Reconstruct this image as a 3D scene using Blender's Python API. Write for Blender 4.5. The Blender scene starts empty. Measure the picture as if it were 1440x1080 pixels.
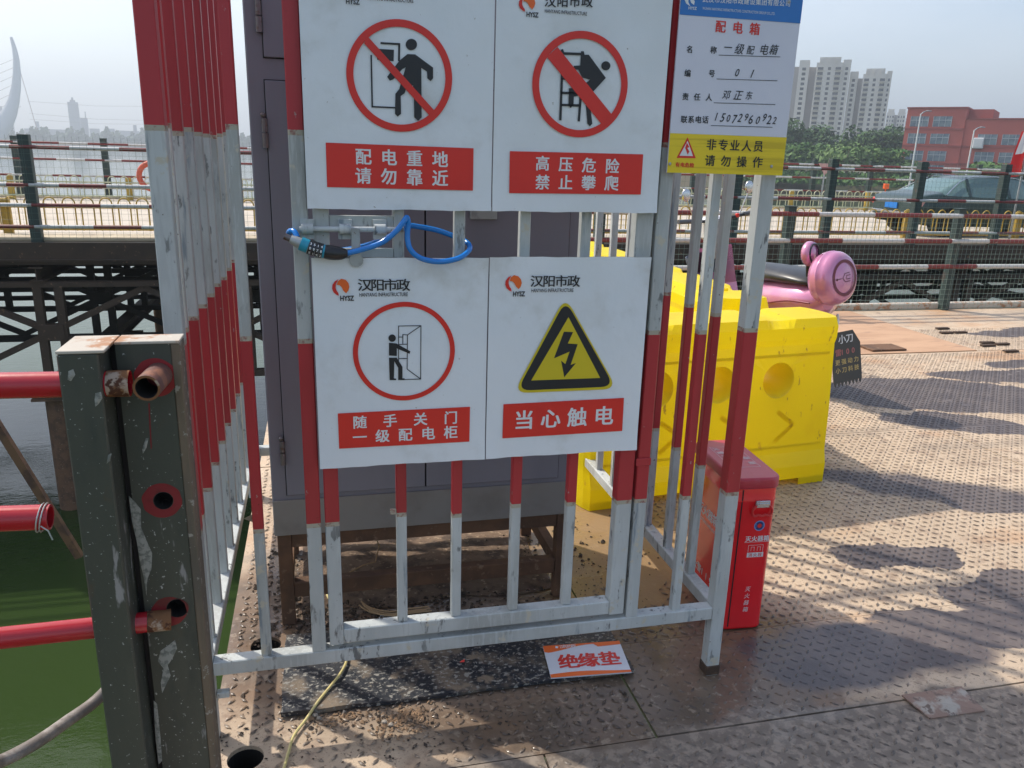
import bpy, bmesh, math, random
import numpy as np
from mathutils import Vector, Matrix
SC = bpy.context.scene
COL = SC.collection
R = math.radians
random.seed(7)
# ------------------------------------------------------------------ camera
F, PITCH, ROLL, EYE = 1120.0, R(16.2), R(1.7), 1.55
CAM = Vector((.336, -1.946, EYE)); YAW = math.atan2(.2378, .9713)
def _rz(v):
    c, s = math.cos(YAW), math.sin(YAW)
    return Vector((v[0]*c + v[1]*s, -v[0]*s + v[1]*c, v[2]))
FW = _rz((0, math.cos(PITCH), -math.sin(PITCH)))
_r0, _u0 = _rz((1, 0, 0)), _rz((0, math.sin(PITCH), math.cos(PITCH)))
RT = _r0*math.cos(ROLL) + _u0*math.sin(ROLL)
UP = _u0*math.cos(ROLL) - _r0*math.sin(ROLL)
def _ray(x, y): return FW + RT*((x-720)/F) + UP*((540-y)/F)
def at(x, y, Y):                      # point of the vertical plane at depth Y seen at a photo pixel
    r = _ray(x, y); return CAM + r*((Y-CAM.y)/r.y)
def gr(x, y, z=0.0):                  # point of the level plane z seen at a photo pixel
    r = _ray(x, y); return CAM + r*((z-EYE)/r.z)
cd = bpy.data.cameras.new('camera'); cam = bpy.data.objects.new('camera', cd); COL.objects.link(cam)
cd.sensor_width = 36; cd.lens = F/1440*36; cd.clip_start = .05; cd.clip_end = 8000
cam.matrix_world = Matrix(((RT.x, UP.x, -FW.x, CAM.x), (RT.y, UP.y, -FW.y, CAM.y), (RT.z, UP.z, -FW.z, CAM.z), (0, 0, 0, 1)))
SC.camera = cam
# ------------------------------------------------------------------ light
SUN_AZ, SUN_EL = R(-46), R(51)        # azimuth from +Y, clockwise
w = bpy.data.worlds.new('World'); SC.world = w; w.use_nodes = True
nt = w.node_tree; nt.nodes.clear()
sky = nt.nodes.new('ShaderNodeTexSky'); sky.sky_type = 'NISHITA'; sky.sun_disc = False
sky.sun_elevation = SUN_EL; sky.sun_rotation = SUN_AZ
sky.air_density = 1.0; sky.dust_density = 2.6; sky.ozone_density = 1.0; sky.altitude = 20
hs = nt.nodes.new('ShaderNodeHueSaturation'); hs.inputs['Saturation'].default_value = 1.0; hs.inputs['Value'].default_value = 1.0
bg = nt.nodes.new('ShaderNodeBackground'); bg.inputs[1].default_value = .142
wo = nt.nodes.new('ShaderNodeOutputWorld')
nt.links.new(sky.outputs[0], hs.inputs['Color'])
tc = nt.nodes.new('ShaderNodeTexCoord'); mpw = nt.nodes.new('ShaderNodeMapping'); mpw.inputs['Scale'].default_value = (1, 1, 3.2)
cn = nt.nodes.new('ShaderNodeTexNoise'); cn.inputs['Scale'].default_value = 1.6; cn.inputs['Detail'].default_value = 6; cn.inputs['Roughness'].default_value = .55
cr = nt.nodes.new('ShaderNodeMapRange'); cr.interpolation_type = 'SMOOTHSTEP'; cr.inputs['From Min'].default_value = .42; cr.inputs['From Max'].default_value = .68; cr.inputs['To Max'].default_value = .42
cm = nt.nodes.new('ShaderNodeMix'); cm.data_type = 'RGBA'; cm.inputs[7].default_value = (4.9, 5.2, 5.5, 1)      # thin high cloud
nt.links.new(tc.outputs['Generated'], mpw.inputs[0]); nt.links.new(mpw.outputs[0], cn.inputs['Vector']); nt.links.new(cn.outputs[0], cr.inputs[0])
nt.links.new(cr.outputs[0], cm.inputs[0]); nt.links.new(hs.outputs[0], cm.inputs[6]); nt.links.new(cm.outputs[2], bg.inputs[0]); nt.links.new(bg.outputs[0], wo.inputs[0])
sd = bpy.data.lights.new('sun', 'SUN'); sd.energy = 2.9; sd.angle = R(.9); sd.color = (1, .93, .82)
so = bpy.data.objects.new('sun', sd); COL.objects.link(so); so.location = (-5, 5, 20)
_sd = Vector((math.sin(SUN_AZ)*math.cos(SUN_EL), math.cos(SUN_AZ)*math.cos(SUN_EL), math.sin(SUN_EL)))
so.rotation_euler = _sd.to_track_quat('Z', 'Y').to_euler()
SC.view_settings.view_transform = 'Standard'; SC.view_settings.look = 'None'
SC.view_settings.exposure = 0.70; SC.view_settings.gamma = 1.0
SC.view_settings.use_curve_mapping = False
SC.cycles.max_bounces = 8; SC.cycles.diffuse_bounces = 5; SC.cycles.transmission_bounces = 4
SC.cycles.volume_bounces = 0; SC.cycles.caustics_reflective = False; SC.cycles.caustics_refractive = False
SC.cycles.use_denoising = True
# ------------------------------------------------------------------ materials
def mat(name, col, rough=.6, metal=0.0, layers=(), bump=None, spec=.5, alpha=None, coord='P', rlay=None, transl=0.0, sss=0.0, coat=0.0):
    """layers: (noise scale, lo, hi, colour, (sx,sy,sz), roughness or None[, detail])"""
    m = bpy.data.materials.new(name); m.use_nodes = True
    t = m.node_tree; N = t.nodes; L = t.links; N.clear()
    out = N.new('ShaderNodeOutputMaterial'); b = N.new('ShaderNodeBsdfPrincipled')
    L.new(b.outputs[0], out.inputs[0])
    b.inputs['Metallic'].default_value = metal; b.inputs['Specular IOR Level'].default_value = spec
    if coat: b.inputs['Coat Weight'].default_value = coat; b.inputs['Coat Roughness'].default_value = .08
    if coord == 'P': src = N.new('ShaderNodeNewGeometry').outputs['Position']
    else: src = N.new('ShaderNodeTexCoord').outputs['Object']
    c = None; rr = None
    rgb = N.new('ShaderNodeRGB'); rgb.outputs[0].default_value = (*col, 1); c = rgb.outputs[0]
    rv = N.new('ShaderNodeValue'); rv.outputs[0].default_value = rough; rr = rv.outputs[0]
    for i, la in enumerate(layers):
        s, lo, hi, lc, st, lr = la[:6]
        mp = N.new('ShaderNodeMapping'); mp.inputs['Scale'].default_value = st; mp.inputs['Location'].default_value = (i*3.7, i*1.9, i*5.3)
        L.new(src, mp.inputs[0])
        n = N.new('ShaderNodeTexNoise'); n.inputs['Scale'].default_value = s; n.inputs['Detail'].default_value = la[6] if len(la) > 6 else 5
        n.inputs['Roughness'].default_value = .6
        L.new(mp.outputs[0], n.inputs['Vector'])
        mr = N.new('ShaderNodeMapRange'); mr.interpolation_type = 'SMOOTHSTEP'
        mr.inputs['From Min'].default_value = lo; mr.inputs['From Max'].default_value = hi
        L.new(n.outputs[0], mr.inputs[0])
        mx = N.new('ShaderNodeMix'); mx.data_type = 'RGBA'; mx.inputs[7].default_value = (*lc, 1)
        L.new(mr.outputs[0], mx.inputs[0]); L.new(c, mx.inputs[6]); c = mx.outputs[2]
        if lr is not None:
            m2 = N.new('ShaderNodeMix'); m2.data_type = 'FLOAT'; m2.inputs[3].default_value = lr
            L.new(mr.outputs[0], m2.inputs[0]); L.new(rr, m2.inputs[2]); rr = m2.outputs[0]
    L.new(c, b.inputs['Base Color']); L.new(rr, b.inputs['Roughness'])
    if bump:
        n = N.new('ShaderNodeTexNoise'); n.inputs['Scale'].default_value = bump[0]; n.inputs['Detail'].default_value = 4
        L.new(src, n.inputs['Vector'])
        bp = N.new('ShaderNodeBump'); bp.inputs['Strength'].default_value = bump[1]; bp.inputs['Distance'].default_value = bump[2]
        L.new(n.outputs[0], bp.inputs['Height']); L.new(bp.outputs[0], b.inputs['Normal'])
    if transl:
        tr = N.new('ShaderNodeBsdfTranslucent'); L.new(c, tr.inputs[0])
        ms = N.new('ShaderNodeMixShader'); ms.inputs[0].default_value = transl
        L.new(b.outputs[0], ms.inputs[1]); L.new(tr.outputs[0], ms.inputs[2]); L.new(ms.outputs[0], out.inputs[0])
    if sss:
        b.inputs['Subsurface Weight'].default_value = sss; b.inputs['Subsurface Radius'].default_value = (.12, .08, .02); b.inputs['Subsurface Scale'].default_value = .5
    m['_c'] = 1
    return m
U = (1, 1, 1); V = (1, 1, .15)
M = {}
M['paint_white'] = mat('silver_white_paint', (.52, .55, .545), .55, .0, [(7, .4, .7, (.40, .43, .43), V, None), (38, .585, .66, (.15, .155, .155), (1, 1, .35), .7), (3, .42, .66, (.36, .375, .36), (1, 1, .5), None), (90, .50, .62, (.45, .475, .47), (1, 1, .10), None), (26, .60, .70, (.22, .26, .29), (1, 1, .12), None), (22, .62, .70, (.50, .47, .38), U, None), (75, .69, .74, (.10, .06, .04), U, .8)], (60, .15, .002))
M['paint_red'] = mat('dark_red_paint', (.42, .030, .038), .45, 0, [(6, .42, .7, (.33, .024, .03), V, None), (45, .68, .72, (.36, .27, .25), (1, 1, .5), .6), (90, .70, .74, (.10, .03, .02), U, .8)], (60, .12, .002))
M['paint_edge'] = mat('cream_overspray_paint', (.40, .37, .29), .6, 0, [(60, .5, .65, (.27, .12, .10), U, None)])
M['print_white'] = mat('white_sign_film', (.76, .80, .84), .38, 0, [(2.2, .4, .75, (.70, .755, .80), U, .45), (40, .72, .78, (.42, .42, .40), U, None), (5, .52, .80, (.55, .565, .55), U, None), (1.6, .45, .7, (.69, .73, .75), (1, 1, .5), .5), (70, .70, .75, (.35, .34, .31), U, .7)], (11, .28, .012), .35)
M['print_red'] = mat('red_sign_print', (.68, .030, .020), .42, 0, [(5, .45, .75, (.60, .025, .02), U, None)])
M['print_black'] = mat('black_sign_print', (.012, .013, .017), .42)
M['print_yellow'] = mat('olive_yellow_print', (.62, .50, .02), .42)
M['print_tag_white'] = mat('lilac_white_tag_board', (.66, .67, .76), .3, 0, [(3, .4, .75, (.60, .61, .71), U, None)])
M['print_tag_yellow'] = mat('yellow_tag_board', (.80, .60, .02), .32, 0, [(9, .5, .62, (.62, .45, .015), (.15, 1, 5), None)])
M['print_blue'] = mat('blue_tag_header', (.012, .16, .50), .3)
M['print_orange'] = mat('orange_print', (.80, .14, .02), .42)
M['print_letter_white'] = mat('white_lettering', (.72, .74, .76), .42)
M['sign_back'] = mat('sign_edge_dark', (.10, .12, .13), .6)
M['cabinet'] = mat('grey_enamel_sheet', (.215, .212, .250), .42, 0, [(3, .4, .7, (.185, .182, .215), V, None), (26, .73, .76, (.24, .24, .25), U, None), (70, .74, .77, (.25, .22, .18), U, None)], (120, .04, .001), .5)
M['cabinet_low'] = mat('grey_enamel_bounce_lit', (.25, .235, .215), .5, 0, [(6, .45, .7, (.215, .195, .175), U, None), (30, .70, .74, (.24, .20, .12), U, None)], (120, .04, .001), .4)  # lighter, warmer enamel: light bounced off the deck put into the colour
M['seam'] = mat('dark_gap', (.012, .012, .013), .8)
M['rust_steel'] = mat('brown_rust_steel', (.16, .088, .052), .8, .0, [(7, .4, .65, (.10, .06, .04), U, None), (30, .6, .7, (.24, .155, .10), U, None)], (50, .3, .004), .3)
M['hinge'] = mat('worn_hinge_steel', (.17, .15, .15), .4, .6, [(60, .5, .7, (.12, .07, .05), U, None)])
M['green_steel'] = mat('dark_green_steel', (.055, .060, .047), .5, 0, [(5, .4, .7, (.074, .076, .058), V, None), (14, .5, .75, (.036, .044, .038), (1, 1, .3), None), (120, .655, .68, (.36, .37, .35), U, None), (55, .70, .72, (.40, .40, .38), U, None), (9, .63, .67, (.27, .26, .25), (1.9, 1.9, .4), .8), (14, .62, .75, (.09, .06, .035), (1, 1, .5), .8)], (70, .2, .003), .5)
M['splash'] = mat('pale_mortar_splash', (.30, .30, .27), .85, 0, [(90, .45, .6, (.16, .17, .15), U, None)], (80, .4, .002))
M['green_steel_far'] = mat('dark_green_fence_steel', (.03, .05, .045), .55, 0, [(8, .55, .7, (.07, .05, .04), U, None)])
M['cap_pale'] = mat('dusty_steel_cap', (.47, .43, .37), .75, 0, [(14, .5, .62, (.36, .18, .09), U, None), (60, .6, .7, (.56, .52, .45), U, None)], (60, .2, .002))
M['pipe_red'] = mat('glossy_red_pipe_paint', (.42, .012, .022), .24, 0, [(16, .55, .75, (.34, .012, .02), (.3, 1, 1), None), (120, .70, .74, (.45, .22, .22), U, .6), (9, .70, .74, (.14, .03, .02), U, .8)], (14, .25, .004), .6)
M['pipe_rust'] = mat('flaking_rust_pipe', (.20, .095, .045), .85, 0, [(22, .5, .58, (.40, .31, .24), U, None), (34, .55, .62, (.09, .04, .025), U, None)], (40, .6, .006), .2)
M['red_halo'] = mat('dark_red_brushed_paint', (.20, .012, .018), .5, 0, [(20, .5, .7, (.11, .014, .015), U, None)])
M['dark_inside'] = mat('dark_interior', (.01, .009, .008), .9)
M['rubber'] = mat('black_rubber_mat', (.018, .021, .028), .45, 0, [(5, .47, .60, (.16, .125, .09), U, .75), (60, .55, .62, (.24, .23, .205), (1, 1.4, 1), .8, 3), (130, .64, .68, (.36, .35, .32), U, .8), (11, .58, .68, (.20, .155, .11), U, .8)], (60, .5, .006))
M['yellow'] = mat('yellow_barrier_plastic', (.96, .83, .012), .33, 0, [(3.5, .5, .75, (.90, .73, .012), U, None), (11, .66, .76, (.74, .56, .05), (1, 1, .6), .55), (70, .75, .78, (.25, .18, .05), U, .7), (26, .66, .70, (.50, .38, .06), (1, 1, .3), .6)], (7, .25, .008), .45, transl=.50)
M['yellow_in'] = mat('yellow_barrier_hole_shaded', (.92, .76, .03), .4, 0, [(6, .5, .7, (.80, .62, .05), U, None)], transl=.16)  # less translucent copy of the barrier plastic, so the holes look shaded
M['yellow_scuff'] = mat('scuffed_yellow_print', (.93, .79, .02), .45, 0, [(14, .40, .55, (.96, .83, .012), U, None), (40, .62, .66, (.80, .64, .04), U, None)], transl=.5)
M['box_red'] = mat('glossy_red_tin', (.80, .011, .018), .22, 0, [(4, .4, .7, (.72, .010, .016), U, None), (60, .74, .78, (.30, .12, .10), U, None)], None, .5, coat=.4)
M['box_lid'] = mat('mottled_red_lid', (.44, .03, .05), .30, 0, [(12, .45, .7, (.47, .10, .13), U, .5)], None, .5)  # duller red than the body, with pinkish mottling
M['steel_bright'] = mat('bright_steel', (.6, .6, .6), .25, .9, [(40, .6, .7, (.35, .3, .28), U, .5)])
M['galv'] = mat('galvanised_grey', (.40, .42, .42), .45, .5, [(20, .5, .7, (.30, .31, .31), U, None), (60, .66, .72, (.16, .10, .06), U, .8)])
M['blue_cable'] = mat('blue_cable_sleeve', (.008, .20, .62), .22, 0, [(5, .5, .7, (.008, .17, .55), U, None)], None, .6)
M['black_plastic'] = mat('black_plastic', (.016, .017, .02), .35)
M['cyan_plastic'] = mat('cyan_plastic', (.02, .28, .42), .35)
M['yellow_wire'] = mat('pale_yellow_cable', (.62, .52, .22), .45, 0, [(30, .5, .7, (.5, .42, .2), U, None)])
M['hose'] = mat('grey_hose', (.17, .145, .125), .6, 0, [(14, .5, .65, (.30, .27, .24), U, None)], (40, .2, .003))
M['stone'] = mat('grey_rubble', (.33, .29, .24), .9, 0, [(40, .5, .7, (.2, .17, .14), U, None)], (60, .5, .004))
M['mud'] = mat('dark_mud_chips', (.05, .036, .026), .9, 0, [(30, .5, .7, (.14, .10, .07), U, None)])
M['dry_stem'] = mat('dry_twig', (.38, .25, .13), .8)
M['leaf_fresh'] = mat('fresh_sprout', (.22, .40, .03), .5)
M['wire'] = mat('fence_wire', (.10, .15, .12), .5)
M['wire_pale'] = mat('pale_green_fence_wire', (.22, .30, .25), .5)
M['rail_red'] = mat('faded_dark_red_rail', (.20, .035, .032), .5, 0, [(9, .55, .7, (.14, .03, .028), U, None), (30, .66, .7, (.35, .28, .25), U, None)])
M['rail_white'] = mat('faded_white_rail', (.55, .54, .52), .5, 0, [(9, .55, .68, (.40, .37, .34), U, None), (14, .66, .72, (.22, .10, .07), U, None)])
M['yellow_fence'] = mat('yellow_guard_paint', (.48, .32, .05), .6, 0, [(6, .5, .7, (.36, .25, .06), U, None)])
M['white_fence'] = mat('pale_arch_paint', (.50, .52, .34), .5)
M['road'] = mat('pale_dusty_road', (.50, .44, .36), .85, 0, [(1.2, .4, .7, (.42, .36, .29), U, None)])
M['kerb'] = mat('pale_kerb', (.52, .44, .31), .8, 0, [(2, .4, .7, (.4, .33, .24), U, None)])
M['girder'] = mat('weathered_brown_girder', (.072, .047, .033), .75, 0, [(2.2, .4, .7, (.050, .036, .028), U, None), (12, .6, .7, (.17, .10, .06), U, None)], (20, .2, .005), .3)
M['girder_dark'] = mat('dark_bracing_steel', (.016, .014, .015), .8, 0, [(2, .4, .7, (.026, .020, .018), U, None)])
# ------------------------------------------------------------------ mesh builder
class MB:
    def __init__(s): s.v = []; s.f = []; s.m = []; s.sm = []
    def add(s, vs, fs, mi=0, smooth=False):
        n = len(s.v); s.v += [tuple(p) for p in vs]
        for f in fs: s.f.append(tuple(n+i for i in f)); s.m.append(mi); s.sm.append(smooth)
        return s
    def box(s, a, b, mi=0, ch=0.0, X=None):
        x0, y0, z0 = (min(a[i], b[i]) for i in range(3)); x1, y1, z1 = (max(a[i], b[i]) for i in range(3))
        if ch <= 0:
            vs = [(x, y, z) for z in (z0, z1) for y in (y0, y1) for x in (x0, x1)]
            fs = [(0, 2, 3, 1), (4, 5, 7, 6), (0, 1, 5, 4), (2, 6, 7, 3), (0, 4, 6, 2), (1, 3, 7, 5)]
        else:
            c = ch; vs = []; idx = {}
            for ix, x in enumerate((x0, x1)):
                for iy, y in enumerate((y0, y1)):
                    for iz, z in enumerate((z0, z1)):
                        sx, sy, sz = (1 if ix == 0 else -1), (1 if iy == 0 else -1), (1 if iz == 0 else -1)
                        for k, d in enumerate(((0, sy*c, sz*c), (sx*c, 0, sz*c), (sx*c, sy*c, 0))):
                            idx[(ix, iy, iz, k)] = len(vs); vs.append((x+d[0], y+d[1], z+d[2]))
            fs = []
            for ix in (0, 1): q = [idx[(ix, a_, b_, 0)] for a_, b_ in ((0, 0), (0, 1), (1, 1), (1, 0))]; fs.append(q if ix == 0 else q[::-1])
            for iy in (0, 1): q = [idx[(a_, iy, b_, 1)] for a_, b_ in ((0, 0), (1, 0), (1, 1), (0, 1))]; fs.append(q if iy == 0 else q[::-1])
            for iz in (0, 1): q = [idx[(a_, b_, iz, 2)] for a_, b_ in ((0, 0), (0, 1), (1, 1), (1, 0))]; fs.append(q if iz == 0 else q[::-1])
            for p in (0, 1):
                for q_ in (0, 1):
                    fs.append([idx[(p, q_, 0, 0)], idx[(p, q_, 1, 0)], idx[(p, q_, 1, 1)], idx[(p, q_, 0, 1)]])
                    fs.append([idx[(p, 0, q_, 0)], idx[(p, 1, q_, 0)], idx[(p, 1, q_, 2)], idx[(p, 0, q_, 2)]])
                    fs.append([idx[(0, p, q_, 1)], idx[(1, p, q_, 1)], idx[(1, p, q_, 2)], idx[(0, p, q_, 2)]])
                    for r_ in (0, 1): fs.append([idx[(p, q_, r_, 0)], idx[(p, q_, r_, 1)], idx[(p, q_, r_, 2)]])
        if X is not None: vs = [tuple(X @ Vector(p)) for p in vs]
        return s.add(vs, fs, mi)
    def tube(s, pts, r, n=8, mi=0, caps=True, closed=False, r1=None):
        pts = [Vector(p) for p in pts]; k = len(pts); vs = []
        t0 = (pts[1]-pts[0]).normalized(); ref = Vector((0, 0, 1)) if abs(t0.z) < .9 else Vector((1, 0, 0))
        nrm = t0.cross(ref).normalized()
        for i, p in enumerate(pts):
            if closed: t = (pts[(i+1) % k]-pts[i-1]).normalized()
            else: t = (pts[min(i+1, k-1)]-pts[max(i-1, 0)]).normalized()
            nrm = (nrm - t*nrm.dot(t)).normalized(); bi = t.cross(nrm)
            rr = r if r1 is None else r + (r1-r)*i/(k-1)
            if isinstance(r, (list, tuple)): rr = r[i]
            for j in range(n):
                a = 2*math.pi*j/n; vs.append(p + nrm*(rr*math.cos(a)) + bi*(rr*math.sin(a)))
        fs = []
        for i in range(k if closed else k-1):
            for j in range(n):
                a, b = i*n+j, i*n+(j+1) % n; i2 = (i+1) % k
                fs.append((a, b, i2*n+(j+1) % n, i2*n+j))
        s.add(vs, fs, mi, n > 5)
        if caps and not closed:
            s.add(vs[:n], [tuple(range(n))[::-1]], mi); s.add(vs[-n:], [tuple(range(n))], mi)
        return s
    def bar(s, p, q, w, h, mi=0, up=(0, 0, 1)):
        p, q = Vector(p), Vector(q); d = q-p; L = d.length; d.normalize(); u = Vector(up)
        if abs(d.dot(u)) > .99: u = Vector((0, 1, 0))
        sx = d.cross(u).normalized(); uz = sx.cross(d)
        X = Matrix(((d.x, sx.x, uz.x, p.x), (d.y, sx.y, uz.y, p.y), (d.z, sx.z, uz.z, p.z), (0, 0, 0, 1)))
        return s.box((0, -w/2, -h/2), (L, w/2, h/2), mi, 0, X)
    def prism(s, poly, z0, z1, mi=0, X=None):
        n = len(poly); vs = [(x, y, z0) for x, y in poly]+[(x, y, z1) for x, y in poly]
        fs = [tuple(range(n))[::-1], tuple(range(n, 2*n))]+[(i, (i+1) % n, n+(i+1) % n, n+i) for i in range(n)]
        if X is not None: vs = [tuple(X @ Vector(p)) for p in vs]
        return s.add(vs, fs, mi)
    def loft(s, rings, mi=0, smooth=True, cap=True):
        n = len(rings[0]); vs = [p for r in rings for p in r]; fs = []
        for i in range(len(rings)-1):
            for j in range(n): fs.append((i*n+j, i*n+(j+1) % n, (i+1)*n+(j+1) % n, (i+1)*n+j))
        s.add(vs, fs, mi, smooth)
        if cap: s.add(rings[0], [tuple(range(n))[::-1]], mi); s.add(rings[-1], [tuple(range(n))], mi)
        return s
    def sphere(s, c, r, n=12, mi=0, sc=(1, 1, 1), X=None):
        vs = []; fs = []; h = n//2
        for i in range(h+1):
            a = math.pi*i/h
            for j in range(n):
                b = 2*math.pi*j/n; vs.append(Vector((c[0]+r*sc[0]*math.sin(a)*math.cos(b), c[1]+r*sc[1]*math.sin(a)*math.sin(b), c[2]+r*sc[2]*math.cos(a))))
        for i in range(h):
            for j in range(n): fs.append((i*n+j, (i+1)*n+j, (i+1)*n+(j+1) % n, i*n+(j+1) % n))
        if X is not None: vs = [X @ p for p in vs]
        return s.add(vs, fs, mi, True)
    def mesh(s, name, mats, org=(0, 0, 0)):
        me = bpy.data.meshes.new(name); o = Vector(org)
        me.from_pydata([(p[0]-o.x, p[1]-o.y, p[2]-o.z) for p in s.v], [], s.f)
        for m_ in (mats if isinstance(mats, (list, tuple)) else [mats]): me.materials.append(m_)
        me.polygons.foreach_set('material_index', s.m); me.polygons.foreach_set('use_smooth', s.sm)
        me.update(); return me
    def build(s, name, mats, parent=None, label=None, local=False, org=None, kind=None, fixn=False):
        """world-coordinate mesh, kept where it is; origin at the parent's (or org)"""
        po = Vector(parent['_o']) if parent is not None and not local else Vector((0, 0, 0))
        o3 = Vector(org) if org is not None else (po if parent is not None else Vector(s.v[0]) if s.v else Vector())
        if local: o3 = Vector((0, 0, 0))
        me = s.mesh(name, mats, o3)
        if fixn:
            bm = bmesh.new(); bm.from_mesh(me); bmesh.ops.remove_doubles(bm, verts=bm.verts, dist=1e-5); bmesh.ops.recalc_face_normals(bm, faces=bm.faces); bm.to_mesh(me); bm.free()
        ob = bpy.data.objects.new(name, me); COL.objects.link(ob)
        ob.location = (o3-po) if not local else (0, 0, 0); ob['_o'] = list(o3)
        if parent is not None: ob.parent = parent
        if label: ob['label'] = label
        if kind: ob['kind'] = kind
        return ob
def thing(name, loc, label, cat, group=None, rz=0.0, rot=None):
    o = bpy.data.objects.new(name, None); COL.objects.link(o); o.location = loc; o['_o'] = list(loc)
    o.rotation_euler = rot if rot else (0, 0, rz); o.empty_display_size = .1
    o['label'] = label; o['category'] = cat
    if group: o['group'] = group
    return o
def tag(o, label, cat, group=None):
    o['label'] = label; o['category'] = cat
    if group: o['group'] = group
    return o
def struct(o, kind='structure'): o['kind'] = kind; return o
def inst(name, me, loc, parent=None, rz=0, label=None):
    o = bpy.data.objects.new(name, me); COL.objects.link(o)
    o.location = Vector(loc) - (Vector(parent['_o']) if parent is not None else Vector())
    o.rotation_euler = (0, 0, rz); o['_o'] = list(loc)
    if parent is not None: o.parent = parent
    if label: o['label'] = label
    return o
def clone(t, loc, label, rz=None, group=None):
    c = t.copy(); COL.objects.link(c); c.location = loc; c['label'] = label
    if rz is not None: c.rotation_euler = (0, 0, rz)
    if group: c['group'] = group
    for ch in t.children:
        k = ch.copy(); COL.objects.link(k); k.parent = c
        for g_ in ch.children:
            q = g_.copy(); COL.objects.link(q); q.parent = k
    return c
def glyph(ch, size=1.0, bold=.012, res=3, shear=0.0):
    c = bpy.data.curves.new('g', 'FONT'); c.body = ch; c.size = size; c.resolution_u = res; c.offset = bold*size; c.shear = shear
    o = bpy.data.objects.new('g', c); COL.objects.link(o)
    me = bpy.data.meshes.new_from_object(o.evaluated_get(bpy.context.evaluated_depsgraph_get()))
    vs = [v.co.copy() for v in me.vertices]; fs = [tuple(p.vertices) for p in me.polygons]
    bpy.data.objects.remove(o); bpy.data.curves.remove(c); bpy.data.meshes.remove(me)
    return vs, fs
_gc = {}
def put_glyph(mb, ch, P, ux, uy, h, mi=0, bold=.012, wscale=1.0, shear=0.0, cjk=True):
    """centre the character on P; ux, uy unit vectors, h the em height"""
    k = (ch, bold, shear)
    if k not in _gc: _gc[k] = glyph(ch, 1.0, min(bold, 0), 3, shear)
    vs, fs = _gc[k]
    if not vs: return
    if cjk: cx, cy = .5, .36
    else:
        cx = (min(v.x for v in vs)+max(v.x for v in vs))/2; cy = .35
    P, ux, uy = Vector(P), Vector(ux), Vector(uy); nn_ = ux.cross(uy)
    for q, (ox, oy) in enumerate(((bold, bold*.6), (-bold, -bold*.6), (bold, -bold*.6), (-bold, bold*.6)) if bold > 0 else ((0, 0),)):
        mb.add([P + nn_*(.00006*q) + ux*((v.x-cx+ox)*h*wscale) + uy*((v.y-cy+oy)*h) for v in vs], fs, mi)
def put_text(mb, txt, P, ux, uy, h, adv, mi=0, bold=.01, shear=0.0, ws=1.0):
    """latin line starting at P with real advance widths"""
    vs, fs = glyph(txt, 1.0, bold, 2, shear)
    P, ux, uy = Vector(P), Vector(ux), Vector(uy)
    wd = max(v.x for v in vs); sc = adv/wd
    mb.add([P + ux*(v.x*sc) + uy*((v.y-.35)*h) for v in vs], fs, mi)
def X_(loc, rz=0, rx=0, ry=0): return Matrix.Translation(loc) @ Matrix.Rotation(rz, 4, 'Z') @ Matrix.Rotation(ry, 4, 'Y') @ Matrix.Rotation(rx, 4, 'X')
exec_parts = []
# ================================================================== SETTING
WZ = -4.7
def water_mat():
    m = bpy.data.materials.new('green_river_water'); m.use_nodes = True; t = m.node_tree; b = t.nodes['Principled BSDF']; L = t.links
    b.inputs['Base Color'].default_value = (.030, .052, .015, 1); b.inputs['Roughness'].default_value = .04
    b.inputs['IOR'].default_value = 1.33; b.inputs['Specular IOR Level'].default_value = .5
    g = t.nodes.new('ShaderNodeNewGeometry')
    n1 = t.nodes.new('ShaderNodeTexNoise'); n1.inputs['Scale'].default_value = 2.2; n1.inputs['Detail'].default_value = 5; n1.inputs['Roughness'].default_value = .6
    n2 = t.nodes.new('ShaderNodeTexNoise'); n2.inputs['Scale'].default_value = .12; n2.inputs['Detail'].default_value = 3
    mp = t.nodes.new('ShaderNodeMapping'); mp.inputs['Scale'].default_value = (1, 1.8, 1); mp.inputs['Rotation'].default_value = (0, 0, .4)
    L.new(g.outputs['Position'], mp.inputs[0]); L.new(mp.outputs[0], n1.inputs['Vector']); L.new(g.outputs['Position'], n2.inputs['Vector'])
    ad = t.nodes.new('ShaderNodeMath'); ad.operation = 'MULTIPLY'; L.new(n1.outputs[0], ad.inputs[0]); L.new(n2.outputs[0], ad.inputs[1])
    bp = t.nodes.new('ShaderNodeBump'); bp.inputs['Strength'].default_value = .35; bp.inputs['Distance'].default_value = .05
    L.new(ad.outputs[0], bp.inputs['Height']); L.new(bp.outputs[0], b.inputs['Normal'])
    return m
M['water'] = water_mat()
mb = MB(); mb.add([(-2500, -200, WZ), (2500, -200, WZ), (2500, 3200, WZ), (-2500, 3200, WZ)], [(0, 1, 2, 3)])
struct(mb.build('water', M['water'], org=(0, 0, WZ)))
M['land'] = mat('river_bank_grass', (.075, .095, .04), .95, 0, [(.08, .4, .6, (.13, .11, .07), U, None), (.4, .5, .7, (.05, .075, .03), U, None)])
def land(name, pts, z, slope=6.0):
    c = sum((Vector((p[0], p[1], 0)) for p in pts), Vector())/len(pts); mb = MB(); n = len(pts); inner = []
    for p in pts:
        d = (c-Vector((p[0], p[1], 0))).normalized(); inner.append((p[0]+d.x*slope, p[1]+d.y*slope, z))
    mb.add([(p[0], p[1], WZ-.5) for p in pts]+inner, [tuple(range(n, 2*n))]+[(i, (i+1) % n, n+(i+1) % n, n+i) for i in range(n)])
    return struct(mb.build(name, M['land'], org=(c.x, c.y, WZ)))
land('right_bank', [(60, 150), (95, 138), (150, 128), (260, 130), (900, 150), (1200, 900), (300, 900), (90, 420), (62, 220)], -1.9)
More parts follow.
